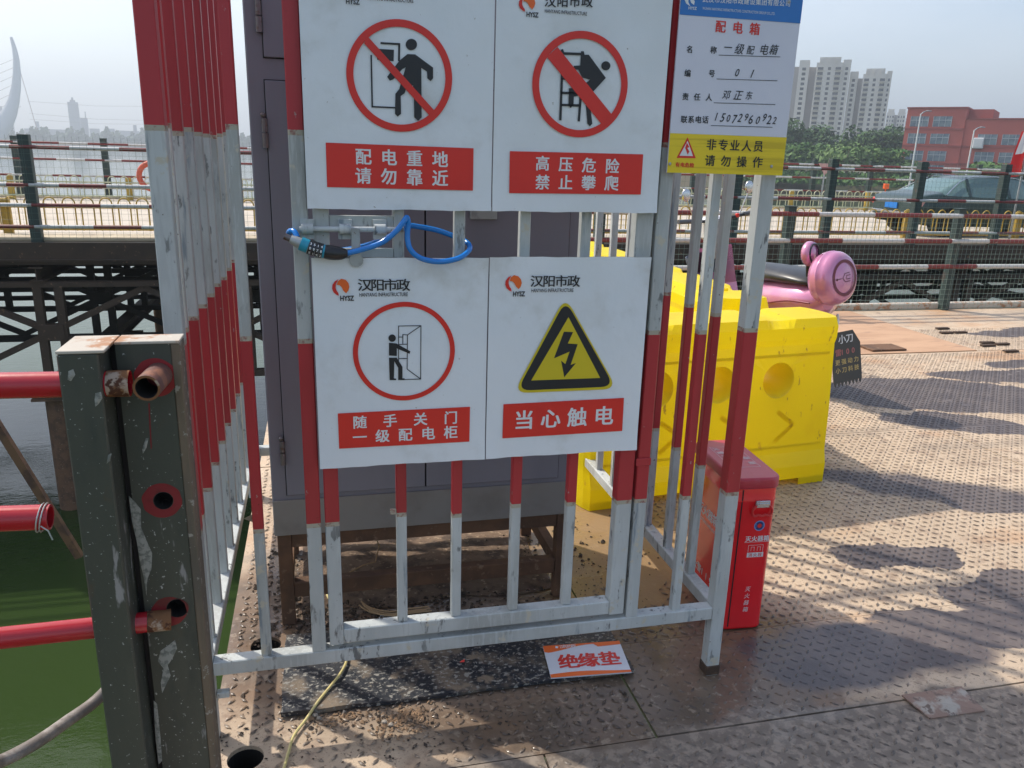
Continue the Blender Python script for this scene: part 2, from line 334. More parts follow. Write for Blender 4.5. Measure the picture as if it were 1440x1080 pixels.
land('far_shore', [(-1400, 1000), (-560, 1010), (-200, 1040), (40, 1060), (260, 1000), (900, 1000), (2200, 1400), (2200, 3000), (-2200, 3000), (-2200, 1000)], -1.4, 12)

# ---- deck of checkered steel plates
def deck_mat(lug=False):
    m = bpy.data.materials.new('checker_lug_steel' if lug else 'muddy_checker_plate'); m.use_nodes = True
    t = m.node_tree; N = t.nodes; L = t.links; b = N['Principled BSDF']
    g = N.new('ShaderNodeNewGeometry'); P = g.outputs['Position']
    def noise(s, det=5, off=0, st=(1, 1, 1)):
        mp = N.new('ShaderNodeMapping'); mp.inputs['Location'].default_value = (off, off*.7, 0); mp.inputs['Scale'].default_value = st; L.new(P, mp.inputs[0])
        n = N.new('ShaderNodeTexNoise'); n.inputs['Scale'].default_value = s; n.inputs['Detail'].default_value = det; n.inputs['Roughness'].default_value = .62
        L.new(mp.outputs[0], n.inputs['Vector']); return n.outputs[0]
    def step(v, lo, hi):
        r = N.new('ShaderNodeMapRange'); r.interpolation_type = 'SMOOTHSTEP'; r.inputs['From Min'].default_value = lo; r.inputs['From Max'].default_value = hi
        L.new(v, r.inputs[0]); return r.outputs[0]
    def math_(op, a, b_=None):
        n = N.new('ShaderNodeMath'); n.operation = op
        for i, q in enumerate((a, b_)):
            if q is None: continue
            if isinstance(q, (int, float)): n.inputs[i].default_value = q
            else: L.new(q, n.inputs[i])
        return n.outputs[0]
    def mix(f, a, c):
        n = N.new('ShaderNodeMix'); n.data_type = 'RGBA'; L.new(f, n.inputs[0])
        for i, q in ((6, a), (7, c)):
            if isinstance(q, tuple): n.inputs[i].default_value = (*q, 1)
            else: L.new(q, n.inputs[i])
        return n.outputs[2]
    # distorted coordinate for puddle and stain outlines
    nz = N.new('ShaderNodeTexNoise'); nz.inputs['Scale'].default_value = 3.2; nz.inputs['Detail'].default_value = 5; L.new(P, nz.inputs['Vector'])
    sc = N.new('ShaderNodeVectorMath'); sc.operation = 'SCALE'; sc.inputs[3].default_value = .34
    su = N.new('ShaderNodeVectorMath'); su.operation = 'SUBTRACT'; su.inputs[1].default_value = (.5, .5, .5)
    L.new(nz.outputs[1], su.inputs[0]); L.new(su.outputs[0], sc.inputs[0])
    ad = N.new('ShaderNodeVectorMath'); ad.operation = 'ADD'; L.new(P, ad.inputs[0]); L.new(sc.outputs[0], ad.inputs[1]); D = ad.outputs[0]
    def blob(cx, cy, rx, ry, ang=0.0, soft=.025):
        mp = N.new('ShaderNodeMapping'); mp.vector_type = 'TEXTURE'
        mp.inputs['Location'].default_value = (cx, cy, 0); mp.inputs['Rotation'].default_value = (0, 0, ang); mp.inputs['Scale'].default_value = (rx, ry, 1e4)
        L.new(D, mp.inputs[0]); ln = N.new('ShaderNodeVectorMath'); ln.operation = 'LENGTH'; L.new(mp.outputs[0], ln.inputs[0])
        return step(ln.outputs[1], 1+soft, 1-soft) if False else math_('SUBTRACT', 1.0, step(ln.outputs[1], 1-soft, 1+soft))
    def union(bl):
        r = bl[0]
        for q in bl[1:]: r = math_('MAXIMUM', r, q)
        return r
    tan = mix(step(noise(1.1), .38, .66), (.56, .435, .31), (.45, .345, .245))
    tan = mix(step(noise(9, 6, 3), .5, .72), tan, (.30, .215, .155))
    tan = mix(step(noise(.8, 4, 11, (1, 1.6, 1)), .52, .68), tan, (.50, .31, .18))
    tan = mix(step(noise(150, 2, 5), .60, .68), tan, (.24, .17, .125))
    # rust brown damp zone round the cage, with shade and reflected dark painted in
    brown = union([blob(.75, .55, 1.0, .62, .1, .18), blob(1.25, .05, .75, .5, 0, .15), blob(1.3, 1.3, .5, .6, 0, .3), blob(1.5, -.05, .42, .36, 0, .1)])
    bc = mix(step(noise(6, 5, 8), .40, .65), (.185, .132, .094), (.125, .094, .070))
    bc = mix(step(noise(34, 5, 4), .56, .66), bc, (.27, .21, .155))
    bc = mix(step(noise(1.3, 4, 14), .50, .62), bc, (.20, .125, .075))
    c = mix(brown, tan, bc)
    # muddy dirty strip in the foreground row
    mud = union([blob(1.9, -.55, 2.6, .30, 0, .06), blob(1.35, -.42, 1.2, .20, 0, .1)])
    mc = mix(step(noise(28, 6, 9), .45, .6), (.18, .145, .115), (.29, .235, .185)); c = mix(mud, c, mc)
    # wet puddles, grey-violet
    wet = union([blob(2.62, .56, .30, .10, -.12), blob(2.92, .20, .34, .17, -.1), blob(2.05, -.02, .44, .17, -.1, .15), blob(2.60, .02, .42, .12, -.35),
                 blob(4.62, 2.55, .95, .42, -.25), blob(5.6, 2.9, .75, .2, -.2), blob(5.05, 2.35, .42, .18, -.3), blob(4.2, 2.0, .5, .18, -.5), blob(3.5, .95, .28, .1, 0), blob(3.55, .35, .30, .1, 0),
                 blob(5.9, 3.25, .35, .14, 0), blob(3.25, 1.15, .75, .16, -.5, .3), blob(7.3, 4.3, .9, .2, 0), blob(6.2, 1.9, .7, .2, 0), blob(5.3, 1.5, .5, .12, 0), blob(4.15, .55, .5, .12, -.2)])
    sm_ = math_('MULTIPLY', step(noise(2.0, 6, 61, (.35, 1.6, 1)), .54, .64), .45); c = mix(sm_, c, (.27, .215, .165)); damp = None
    wc = mix(step(noise(5, 4, 2), .4, .6), (.100, .080, .076), (.140, .112, .100)); c = mix(wet, c, wc)
    film = union([blob(1.55, .02, .62, .27, 0, .12), blob(.95, -.12, .5, .12, 0, .15)])
    ymud = blob(1.36, .98, .44, .66, 0, .2); c = mix(math_('MULTIPLY', ymud, .8), c, (.30, .195, .095))
    if lug:
        keep = math_('MULTIPLY', step(noise(24, 4, 31), .38, .60), step(noise(1.5, 5, 51), .30, .50))
        c = mix(math_('MULTIPLY', keep, .80), c, (.066, .054, .048))
        c = mix(math_('MULTIPLY', wet, .6), c, (.085, .078, .08))
    else:
        # far lugs, past the modelled ones, as colour only
        pass
    L.new(c, b.inputs['Base Color'])
    wetall = math_('MAXIMUM', math_('MULTIPLY', wet, .45), math_('MULTIPLY', brown, step(noise(2.6, 4, 6), .42, .56)))
    ro = N.new('ShaderNodeMapRange'); L.new(wetall, ro.inputs[0]); ro.inputs['To Min'].default_value = .62 if not lug else .42; ro.inputs['To Max'].default_value = .24
    rf_ = N.new('ShaderNodeMix'); rf_.data_type = 'FLOAT'; L.new(film, rf_.inputs[0]); L.new(ro.outputs[0], rf_.inputs[2]); rf_.inputs[3].default_value = .11
    L.new(rf_.outputs[0], b.inputs['Roughness'])
    bp = N.new('ShaderNodeBump'); bp.inputs['Strength'].default_value = .5; bp.inputs['Distance'].default_value = .003
    hh = math_('ADD', noise(45, 5, 1), math_('MULTIPLY', noise(9, 4, 2), 1.6)); L.new(hh, bp.inputs['Height']); L.new(bp.outputs[0], b.inputs['Normal'])
    b.inputs['Specular IOR Level'].default_value = .4
    return m
M['deck'] = deck_mat(); M['lug'] = deck_mat(True)
M['flat_rust'] = mat('pale_rusted_flat_plate', (.50, .31, .19), .75, 0, [(1.2, .4, .65, (.42, .25, .15), (1, 3, 1), None), (7, .55, .7, (.33, .20, .13), (.6, 3, 1), None)], (30, .2, .003))
deck = thing('deck', (0, 0, 0), 'x', 'x'); del deck['label']; del deck['category']; struct(deck)
HOLES = [(.095, -.100, .047), (.118, .405, .048)]
plates = [(-.15, .868, -1.9, -.246, 'd'), (.874, 3.42, -1.9, -.246, 'd'), (3.426, 9.5, -1.9, -.246, 'd'),
          (0, 1.196, -.24, 1.95, 'h'), (1.202, 4.7, -.24, .186, 'd'), (4.706, 11, -.24, .186, 'd'),
          (1.202, 4.0, .192, 1.95, 'd'), (4.006, 9.6, .192, 1.95, 'd'), (9.606, 15, -.24, 1.95, 'd'),
          (0, 2.9, 1.956, 3.7, 'd'), (2.906, 6.3, 1.956, 3.7, 'd'), (6.306, 10, 1.956, 3.7, 'd'), (10.006, 15, 1.956, 3.7, 'd'),
          (0, 3.2, 3.706, 5.7, 'd'), (3.206, 5.9, 3.706, 5.7, 'f'), (5.906, 9.4, 3.706, 5.7, 'd'), (9.406, 15, 3.706, 5.7, 'd')]
rp = random.Random(3)
for (x0, x1, y0, y1, k) in plates:
    dz = -.001*rp.randint(0, 3) + (.006 if k == 'f' else 0)
    bm = bmesh.new(); loops = [[(x0, y0), (x1, y0), (x1, y1), (x0, y1)]]
    if k == 'h': loops += [[(hx+hr*math.cos(a*math.pi/12), hy+hr*math.sin(a*math.pi/12)) for a in range(24)] for hx, hy, hr in HOLES]
    for lp in loops:
        vs = [bm.verts.new((x, y, dz)) for x, y in lp]
        for i in range(len(vs)): bm.edges.new((vs[i], vs[(i+1) % len(vs)]))
    bmesh.ops.triangle_fill(bm, use_beauty=True, edges=bm.edges[:])
    bmesh.ops.recalc_face_normals(bm, faces=bm.faces)
    for f in bm.faces:
        if f.normal.z < 0: f.normal_flip()
    ex = bmesh.ops.extrude_face_region(bm, geom=bm.faces[:])
    for v in [e for e in ex['geom'] if isinstance(e, bmesh.types.BMVert)]: v.co.z -= .012
    bmesh.ops.recalc_face_normals(bm, faces=bm.faces)
    me = bpy.data.meshes.new('steel_plate'); bm.to_mesh(me); bm.free(); me.materials.append(M['flat_rust'] if k == 'f' else M['deck'])
    o = bpy.data.objects.new('steel_plate', me); COL.objects.link(o); o.parent = deck
# raised tread lugs, real geometry
def lugs():
    xs, ys, an = [], [], []
    p = .0355; rng = np.random.default_rng(5)
    for ix in range(int(9.0/p)):
        x = -.14+ix*p
        ymax = 4.6 if x > 1.5 else 2.2
        for iy in range(int((ymax+.75)/p)):
            y = -.75+iy*p
            if x < .016 and y > -.262: continue
            if x > 2.2+ (y+.75)*1.9+1.5: continue
            if 3.19 < x < 5.92 and y > 3.69: continue
            xs.append(x); ys.append(y); an.append((ix+iy) % 2)
    xs, ys, an = map(np.array, (xs, ys, an)); keep = np.ones(len(xs), bool)
    for e in (-.243, .189, 1.953, 3.703): keep &= np.abs(ys-e) > .016
    for hx, hy, hr in HOLES: keep &= (xs-hx)**2+(ys-hy)**2 > (hr+.017)**2
    keep &= rng.random(len(xs)) > .02
    keep &= ~((((xs-1.38)/.40)**2+((ys-.95)/.62)**2+.5*np.sin(xs*23)*np.cos(ys*19)) < .85)
    xs, ys, an = xs[keep], ys[keep], an[keep]; n = len(xs)
    a = np.where(an == 0, R(44), R(-44))+rng.normal(0, .03, n)
    base = np.array([(-.015, 0, 0), (0, -.0052, 0), (.015, 0, 0), (0, .0052, 0), (-.009, 0, .0030), (.009, 0, .0030)])
    co = np.zeros((n, 6, 3)); ca, sa = np.cos(a)[:, None], np.sin(a)[:, None]
    co[:, :, 0] = xs[:, None]+base[:, 0]*ca-base[:, 1]*sa; co[:, :, 1] = ys[:, None]+base[:, 0]*sa+base[:, 1]*ca
    co[:, :, 2] = base[:, 2]-.0005+(base[:, 2] > 0)*.0004
    fb = np.array([(0, 1, 4), (1, 5, 4), (1, 2, 5), (2, 3, 5), (3, 4, 5), (3, 0, 4)])
    fs = (fb[None]+6*np.arange(n)[:, None, None]).reshape(-1)
    me = bpy.data.meshes.new('tread_lugs'); me.vertices.add(n*6); me.vertices.foreach_set('co', co.reshape(-1))
    me.loops.add(len(fs)); me.loops.foreach_set('vertex_index', fs); me.polygons.add(len(fs)//3)
    me.polygons.foreach_set('loop_start', np.arange(0, len(fs), 3)); me.update(); me.validate()
    me.materials.append(M['lug']); o = bpy.data.objects.new('tread_lugs', me); COL.objects.link(o); o.parent = deck; o['kind'] = 'stuff'
    print('lugs', n)
lugs()
# sockets under the two holes, and the beams that carry the plates
for hx, hy, hr in HOLES:
    mb = MB(); ring = [(hx+(hr+.001)*math.cos(a*math.pi/12), hy+(hr+.001)*math.sin(a*math.pi/12), 0) for a in range(24)]
    mb.add([(x, y, -.013) for x, y, _ in ring]+[(x, y, -.2) for x, y, _ in ring], [(i, (i+1) % 24, 24+(i+1) % 24, 24+i) for i in range(24)]+[tuple(range(24, 48))])
    mb.build('pipe_socket', M['dark_inside'], deck)
mb = MB()
for x in (.09, 1.6, 3.2, 4.8, 6.4, 8.0, 11, 14): mb.box((x-.04, -1.85, -.42), (x+.04, 5.65, -.22))
for y in (-1.8, -.3, 1.2, 2.7, 4.2, 5.6): mb.box((.01, y-.05, -.215), (14.9, y+.05, -.02))
mb.build('deck_beam_grid', M['girder_dark'], deck)
mb = MB(); mb.box((.01, .9, -.8), (.02, .95, -.5)); 
# ================================================================== CAGE
W, XR, DEP, TOP = 0.0, 1.478, 1.60, 2.25
BANDS = [(.62, 1), (1.095, 0), (1.585, 1)]         # silver below .62, red to 1.095, silver to 1.585, red above
rb = random.Random(11)
def banded(mb, x, y, wx, wy, z0, z1, jig=0.0, ch=.0025):
    zs = [z0]; mi = []
    cur = 0
    for zb, nx in BANDS:
        if zb <= z0: cur = nx; continue
        if zb >= z1: break
        zz = zb+jig*(rb.random()-.5)
        if nx == 1: zs += [zz-.012, zz]; mi += [cur, 2]       # cream overspray just under the red
        else: zs += [zz, zz+.012]; mi += [cur, 2]
        cur = nx
    zs.append(z1); mi.append(cur)
    rings = []
    for z in zs: rings.append([(x+sx*(wx/2-a), y+sy*(wy/2-b_), z) for sx, sy, a, b_ in ((-1, -1, ch, 0), (1, -1, ch, 0), (1, -1, 0, ch), (1, 1, 0, ch), (1, 1, ch, 0), (-1, 1, ch, 0), (-1, 1, 0, ch), (-1, -1, 0, ch))])
    for i in range(len(mi)):
        mb.add(rings[i]+rings[i+1], [(j, (j+1) % 8, 8+(j+1) % 8, 8+j) for j in range(8)], mi[i])
    mb.add(rings[0], [tuple(range(8))[::-1]], mi[0]); mb.add(rings[-1], [tuple(range(8))], mi[-1])
    return mb
CM = [M['paint_white'], M['paint_red'], M['paint_edge']]
cage = thing('safety_cage', (0, 0, 0), 'red and silver striped steel bar cage with a locked gate around the cabinet', 'cage')
for (x, y) in ((0, 0), (XR, 0), (0, DEP), (XR, DEP)):
    mb = banded(MB(), x, y, .042, .042, .0, TOP)
    o = mb.build('post', CM, cage)
# rubber foot under the right front post
MB().box((XR-.024, -.024, 0.001), (XR+.024, .024, .035), 0, .003).build('foot', M['girder'], cage)
bar_mesh = banded(MB(), 0, 0, .026, .026, .24, TOP).mesh('bar', CM)
bar_meshes = [banded(MB(), 0, 0, .026, .026, .24, TOP, .016).mesh('bar', CM) for _ in range(7)]
k = 0
for i in range(8):
    s_ = .11+.180*i; inst('bar', bar_meshes[k % 7], (0, s_, 0), cage); k += 1
    s2 = .195+.180*i
    if s2 < DEP-.03: inst('bar', bar_meshes[k % 7], (XR+.003, s2, 0), cage); k += 1
inst('bar', bar_meshes[0], (.157, 0, 0), cage); inst('bar', bar_meshes[3], (1.338, 0, 0), cage)
for x in (.294, 1.193):
    mb = banded(MB(), x, 0, .036, .040, .242, TOP); mb.build('gate_post', CM, cage)
def rail(a, b, wz=.04): mb = MB(); mb.box(a, b, 0, .0025); return mb.build('rail', CM, cage)
rail((.0215, -.02, .200), (XR-.0215, .02, .2405)); rail((.0215, DEP-.02, .20), (XR-.0215, DEP+.02, .24))
rail((-.02, .0215, .200), (.02, DEP-.0215, .2405)); rail((XR-.017, .0215, .200), (XR+.023, DEP-.0215, .2405))
for z in (TOP,):
    rail((-.02, -.02, z+.001), (XR+.02, .02, z+.04)); rail((-.02, DEP-.02, z+.001), (XR+.02, DEP+.02, z+.04))
    rail((-.02, .021, z+.001), (.02, DEP-.021, z+.04)); rail((XR-.02, .021, z+.001), (XR+.02, DEP-.021, z+.04))
# small stub under the left rail
MB().box((.0225, -.010, .122), (.055, .010, .140), 0, .002).build('stub', M['paint_white'], cage)
# weld clips
for (x, z) in ((1.192, .735),):
    MB().box((x-.024, -.0245, z-.012), (x+.02, -.0203, z+.01), 1, .001).build('weld_clip', CM, cage)
# gate
gate = MB(); 
banded(gate, .341, 0, .037, .040, .256, TOP-.05)
gate = gate.build('gate', CM, cage)
gx = [.520, .668, .832, .990]
mb = banded(MB(), 1.143, 0, .046, .040, .256, TOP-.05); mb.build('stile', CM, gate)
for x in gx: inst('bar', banded(MB(), 0, 0, .0265, .026, .302, TOP-.05, .02).mesh('bar', CM), (x, 0, 0), gate)
MB().box((.3600, -.02, .258), (1.1195, .02, .300), 0, .0025).build('rail', CM, gate)
MB().box((.3600, -.02, TOP-.09), (1.1195, .02, TOP-.05), 1, .0025).build('rail', CM, gate)
MB().box((.3600, -.016, 1.372), (.5065, -.004, 1.398), 0, .001).build('bolt_plate', M['paint_white'], gate)
MB().box((.3600, -.016, 1.300), (.5065, -.004, 1.322), 0, .001).build('bolt_plate', M['paint_white'], gate)
mb = MB(); zb = 1.368
mb.tube([(.292, -.034, zb), (.530, -.034, zb)], .0065, 10)
bolt = mb.build('bolt_rod', M['paint_white'], gate)
for x in (.31, .395, .475):
    mb = MB(); mb.tube([(x-.013, -.032, zb), (x+.013, -.032, zb)], .0125, 12); mb.box((x-.016, -.026, zb-.024), (x+.016, -.0205, zb+.022), 0, .001); mb.build('bolt_bracket', M['paint_white'], gate)
mb = MB(); mb.box((.408, -.045, 1.300), (.428, -.040, zb+.004), 0, .001); mb.tube([(.418, -.047, 1.298), (.418, -.039, 1.298)], .016, 14); mb.build('bolt_handle', M['galv'], gate)
# drops of paint / tape tabs
MB().box((.490, -.012, .625), (.506, -.006, .640), 0, .001).build('tape_tab', M['paint_edge'], gate)
MB().add([(.146, -.004, .628), (.122, -.002, .640), (.146, -.004, .652)], [(0, 1, 2), (2, 1, 0)]).build('paint_flake', M['paint_edge'], cage)

# ================================================================== SIGNS
YS = -.040
UXs, UYs = Vector((1, 0, 0)), Vector((0, 0, 1))
def sp(x, y, d=0.0): return at(x, y, YS-d)
def mpp(y): return (at(561, y, YS)-at(560, y, YS)).length
def disp(x, z, x0, x1, z0, z1, ph):
    u, v = (x-x0)/(x1-x0), (z-z0)/(z1-z0)
    d = .0007*math.sin(7*u+ph)*math.sin(5*v+ph*2)
    for (cu, cv, a) in ((0, 0, .0035), (1, 0, .004), (0, 1, .003), (1, 1, .005)):
        q = max(0, 1-math.hypot((u-cu)*1.0, (v-cv)*1.25)/.17); d += a*q*q
    return d
def sign(label, x0, x1, z0, z1, ph, name='warning_sign'):
    s_ = thing(name, ((x0+x1)/2, YS, z0), label, 'sign')
    nx, nz = 22, 28; mb = MB(); fr = []
    for j in range(nz+1):
        for i in range(nx+1):
            x, z = x0+(x1-x0)*i/nx, z0+(z1-z0)*j/nz
            rag = .0005*math.sin(i*1.7+ph)+.0007*math.sin(i*.6+2*ph) if j in (0, nz) else 0
            fr.append((x, YS-disp(x, z, x0, x1, z0, z1, ph), z+rag))
    bk = [(x, y+.004, z) for x, y, z in fr]; fs = []; n = (nx+1)
    for j in range(nz):
        for i in range(nx): a = j*n+i; fs.append((a, a+1, a+n+1, a+n))
    mb.add(fr, fs, 0, True); mb.add(bk, [f[::-1] for f in fs], 1)
    o = len(fr); per = [i for i in range(n)]+[j*n+nx for j in range(1, nz+1)]+[nz*n+i for i in range(nx-1, -1, -1)]+[j*n for j in range(nz-1, 0, -1)]
    mb.add([fr[i] for i in per]+[bk[i] for i in per], [((i+1) % len(per), i, len(per)+i, len(per)+(i+1) % len(per)) for i in range(len(per))], 2)
    mb.build('panel', [M['print_white'], M['sign_back'], M['sign_back']], s_)
    return s_
D1, D2, D3 = .0022, .0026, .0030
def ring(cx, cy, ro, ri, d=D1, n=64, ell=1.0):
    """flat ring: centre pixel, radii in metres"""
    c = sp(cx, cy, d); mb = MB(); vs = []
    for r in (ro, ri): vs += [c+UXs*(r*math.cos(2*math.pi*i/n))+UYs*(r*ell*math.sin(2*math.pi*i/n)) for i in range(n)]
    mb.add(vs, [(i, (i+1) % n, n+(i+1) % n, n+i) for i in range(n)]); return mb
def poly(mb, pts, d=D1, mi=0):
    vs = [sp(x, y, d) for x, y in pts]; mb.add(vs, [tuple(range(len(vs)))], mi); return mb
def line(mb, pts, wpx, d=D1, mi=0, close=False):
    """polyline with a width in photo pixels, mitred simply"""
    k = len(pts)
    for i in range(k if close else k-1):
        (x0, y0), (x1, y1) = pts[i], pts[(i+1) % k]; L = math.hypot(x1-x0, y1-y0) or 1; nx, ny = -(y1-y0)/L*wpx/2, (x1-x0)/L*wpx/2; ex, ey = (x1-x0)/L*wpx*.35, (y1-y0)/L*wpx*.35
        poly(mb, [(x0-ex+nx, y0-ey+ny), (x1+ex+nx, y1+ey+ny), (x1+ex-nx, y1+ey-ny), (x0-ex-nx, y0-ey-ny)], d+.00004*i, mi)
    return mb
def disc(mb, cx, cy, rpx, d=D1, mi=0, n=24, ey=1.0):
    poly(mb, [(cx+rpx*math.cos(2*math.pi*i/n), cy+rpx*ey*math.sin(2*math.pi*i/n)) for i in range(n)], d, mi); return mb
def chars(mb, items, hpx, d=D2, mi=0, bold=.014, ws=1.0, shear=0.0, cjk=True, tilt=None):
    for ch, x, y in items:
        h = hpx*(at(x, y+.5, YS)-at(x, y-.5, YS)).length
        ux = UXs
        put_glyph(mb, ch, sp(x, y, d), ux, UYs, h, mi, bold, ws, shear, cjk)
    return mb
def row(txt, xa, ya, xb, yb):
    n = len(txt); return [(c, xa+(xb-xa)*i/max(1, n-1), ya+(yb-ya)*i/max(1, n-1)) for i, c in enumerate(txt)]
def logo(parent, x, y, s=1.0, text=True):
    """emblem centred near pixel x, y and the company lettering to its right"""
    mb = MB(); q = []
    def P(u, v): return (x+u*s, y+v*s)
    # red crescent on the left, orange bowl on the right, white swoosh is the gap between
    out = [P(13*math.cos(a), 12.5*math.sin(a)) for a in [R(t) for t in range(250, 79, -12)]]
    inn = [P(-4+7.5*math.cos(a)*.9+1.2, 1.5+9.5*math.sin(a)) for a in [R(t) for t in range(90, 241, 15)]]
    cres = [P(-3, -11.5), P(-8, -8.5), P(-11.5, -3.5), P(-12, 2), P(-10, 7), P(-6, 10.5), P(-2.5, 12), P(-3.2, 8), P(-5.5, 5), P(-7, 1), P(-6.8, -4), P(-5, -8)]
    poly(mb, cres, D2, 0)
    bowl = [P(-3.5, -9), P(1, -12), P(7, -10.5), P(11, -6), P(12.3, -.5), P(10.8, 4.5), P(7.8, 8.5), P(4, 5), P(1.5, 0), P(-1.5, -3), P(-5.5, -3.5)]
    poly(mb, bowl, D2, 1)
    mb.build('emblem', [M['print_red'], M['print_orange']], parent)
    mb = MB(); h = (at(x, y+1, YS)-at(x, y, YS)).length
    put_text(mb, 'HYSZ', sp(x-1*s, y+15.5*s, D2), UXs, UYs, 7.2*h*s/.72, 19.5*mpp(y)*s, 0, .03)
    if text:
        for one_ in row('汉阳市政', x+26*s+8, y-3*s, x+26*s+8+54*s, y-3*s): chars(m9 := MB(), [one_], 18*s, D2, 0, .016, 1.12); m9.build('character', M['print_black'], parent)
        put_text(mb, 'HANYANG INFRASTRUCTURE', sp(x+26*s, y+10.5*s, D2), UXs, UYs, 5.5*h*s/.72, 68*mpp(y)*s, 0, .01)
    mb.build('lettering', M['print_black'], parent)
def banner(parent, pts, items, hpx):
    mb = poly(MB(), pts, D1); mb.build('red_band', M['print_red'], parent)
    for it in items:
        for one_ in it: chars(MB0 := MB(), [one_], hpx, D2, 0, .022); MB0.build('character', M['print_letter_white'], parent)

# --- lower left: close the door behind you
s3 = sign('white sign with a red ring and a figure closing a cabinet door', .316, .7345, .778, 1.302, 1.0)
ring(569, 495, .1245, .1125, D1, 72, 1.0).build('red_ring', M['print_red'], s3)
logo(s3, 479, 404)
m3 = MB()
disc(m3, 551.5, 475.5, 5.2, D2)
poly(m3, [(547, 482), (557.5, 483), (577, 494), (576, 497.5), (558, 490), (558, 500.5), (547, 500)], D2)
poly(m3, [(547, 503), (558, 503), (566, 516), (566, 532), (569, 532), (569, 534.5), (561, 534.5), (561, 519), (554.5, 508), (554, 532), (557, 532.5), (557, 534.5), (548, 534.5)], D2)
for a, b in (((560.5, 458.5), (592, 458)), ((560.5, 458.5), (560.5, 534)), ((592, 458), (591.5, 533)), ((573, 471), (572.5, 519)), ((573, 471), (592, 458)), ((572.5, 519), (591.5, 533)),
             ((560.5, 534), (591.5, 533)), ((560.5, 474), (566.5, 474)), ((566.5, 470.5), (566.5, 484)), ((566.5, 470.5), (573, 471)), ((560.5, 484.5), (573, 484)), ((560.5, 504.5), (573, 504))):
    line(m3, [a, b], 1.1, D1)
m3.build('pictogram', M['print_black'], s3)
banner(s3, [(475, 581.5), (661, 572), (660, 621), (477, 631)], [row('随手关门', 506, 594, 634, 587.5), row('一级配电柜', 506, 615, 634, 608)], 19)
# --- lower right: electric shock
s4 = sign('white sign with a yellow triangle and black lightning bolt', .7375, 1.158, .779, 1.304, 2.3)
logo(s4, 722, 398.5, .96)
def rtri(cx, top, wid, hgt, r, n=6):
    """rounded triangle in pixels"""
    P3 = [(cx, top), (cx+wid/2, top+hgt-3), (cx-wid/2, top+hgt+3)]; pts = []
    c = (sum(p[0] for p in P3)/3, sum(p[1] for p in P3)/3)
    for i, p in enumerate(P3):
        a, b = P3[i-1], P3[(i+1) % 3]
        da = (a[0]-p[0], a[1]-p[1]); db = (b[0]-p[0], b[1]-p[1]); la, lb = math.hypot(*da), math.hypot(*db)
        ua, ub = (da[0]/la, da[1]/la), (db[0]/lb, db[1]/lb); t = r*1.5
        A, B = (p[0]+ua[0]*t, p[1]+ua[1]*t), (p[0]+ub[0]*t, p[1]+ub[1]*t)
        for j in range(n+1):
            s_ = j/n; pts.append(((1-s_)**2*A[0]+2*s_*(1-s_)*p[0]+s_**2*B[0], (1-s_)**2*A[1]+2*s_*(1-s_)*p[1]+s_**2*B[1]))
    return pts
poly(MB(), rtri(795, 417, 146, 133, 14), D1).build('yellow_triangle', M['print_yellow'], s4)
poly(MB(), rtri(795.5, 422, 137, 124.5, 13), D2).build('black_triangle', M['print_black'], s4)
tri = poly(MB(), [(799.5, 446), (844, 531.5), (747, 535)], D3)
tri.build('yellow_inner_triangle', M['print_yellow'], s4)
poly(MB(), [(793, 466.5), (806, 467), (798.5, 483), (812.5, 484), (802.5, 513), (810, 510.5), (793.5, 530.5), (789, 507), (795, 512), (801, 494.5), (779, 504)], .0034).build('lightning_bolt', M['print_black'], s4)
banner(s4, [(708, 568.5), (877.5, 559.5), (875, 606), (706.5, 616.5)], [row('当心触电', 737, 591, 849, 585)], 28)
# --- upper left: do not approach
s1 = sign('white prohibition sign with a walking figure before an open cabinet', .312, .7375, 1.414, 1.938, .3)
ring(562.5, 107.5, .1185, .1095, D2, 72, 1.0)
r_ = (at(637, 108, YS)-at(488.5, 108, YS)).length/2
rg = ring(562.5, 107.5, r_, r_-.0155, D2, 72, 1.0)
poly(rg, [(512, 61), (517, 51), (611, 155.5), (603.5, 162)], D3)
rg.build('prohibition_ring', M['print_red'], s1)
a1 = MB(); disc(a1, 578.5, 62.5, 8, D1)
poly(a1, [(573, 76), (584, 76.5), (609, 95), (609, 110), (605.5, 114), (601, 110), (600.5, 100.5), (592.5, 95.5), (593, 165), (588, 170), (582.5, 165), (582, 135), (581, 120), (572, 121), (569, 131), (563.5, 135), (564, 160), (559, 164), (555.5, 160), (556, 132), (561.5, 125), (570.5, 94.5), (566, 97), (553, 111.5), (548, 113.5), (544.5, 108), (551, 99), (562, 85)], D1)
line(a1, [(536, 60.5), (561.5, 62), (561, 85)], 2.8, D1); poly(a1, [(530, 68.5), (554, 70), (553.5, 86), (530.5, 84)], D1)
line(a1, [(522, 78), (523.5, 150), (556, 151.5)], 2.2, D1)
a1.build('pictogram', M['print_black'], s1)
banner(s1, [(458, 200.5), (666, 208.5), (665, 268), (460, 263)], [row('配电重地', 511, 220.5, 619, 224.5), row('请勿靠近', 511, 247.5, 619, 251)], 24)
logo(s1, 487, -14)
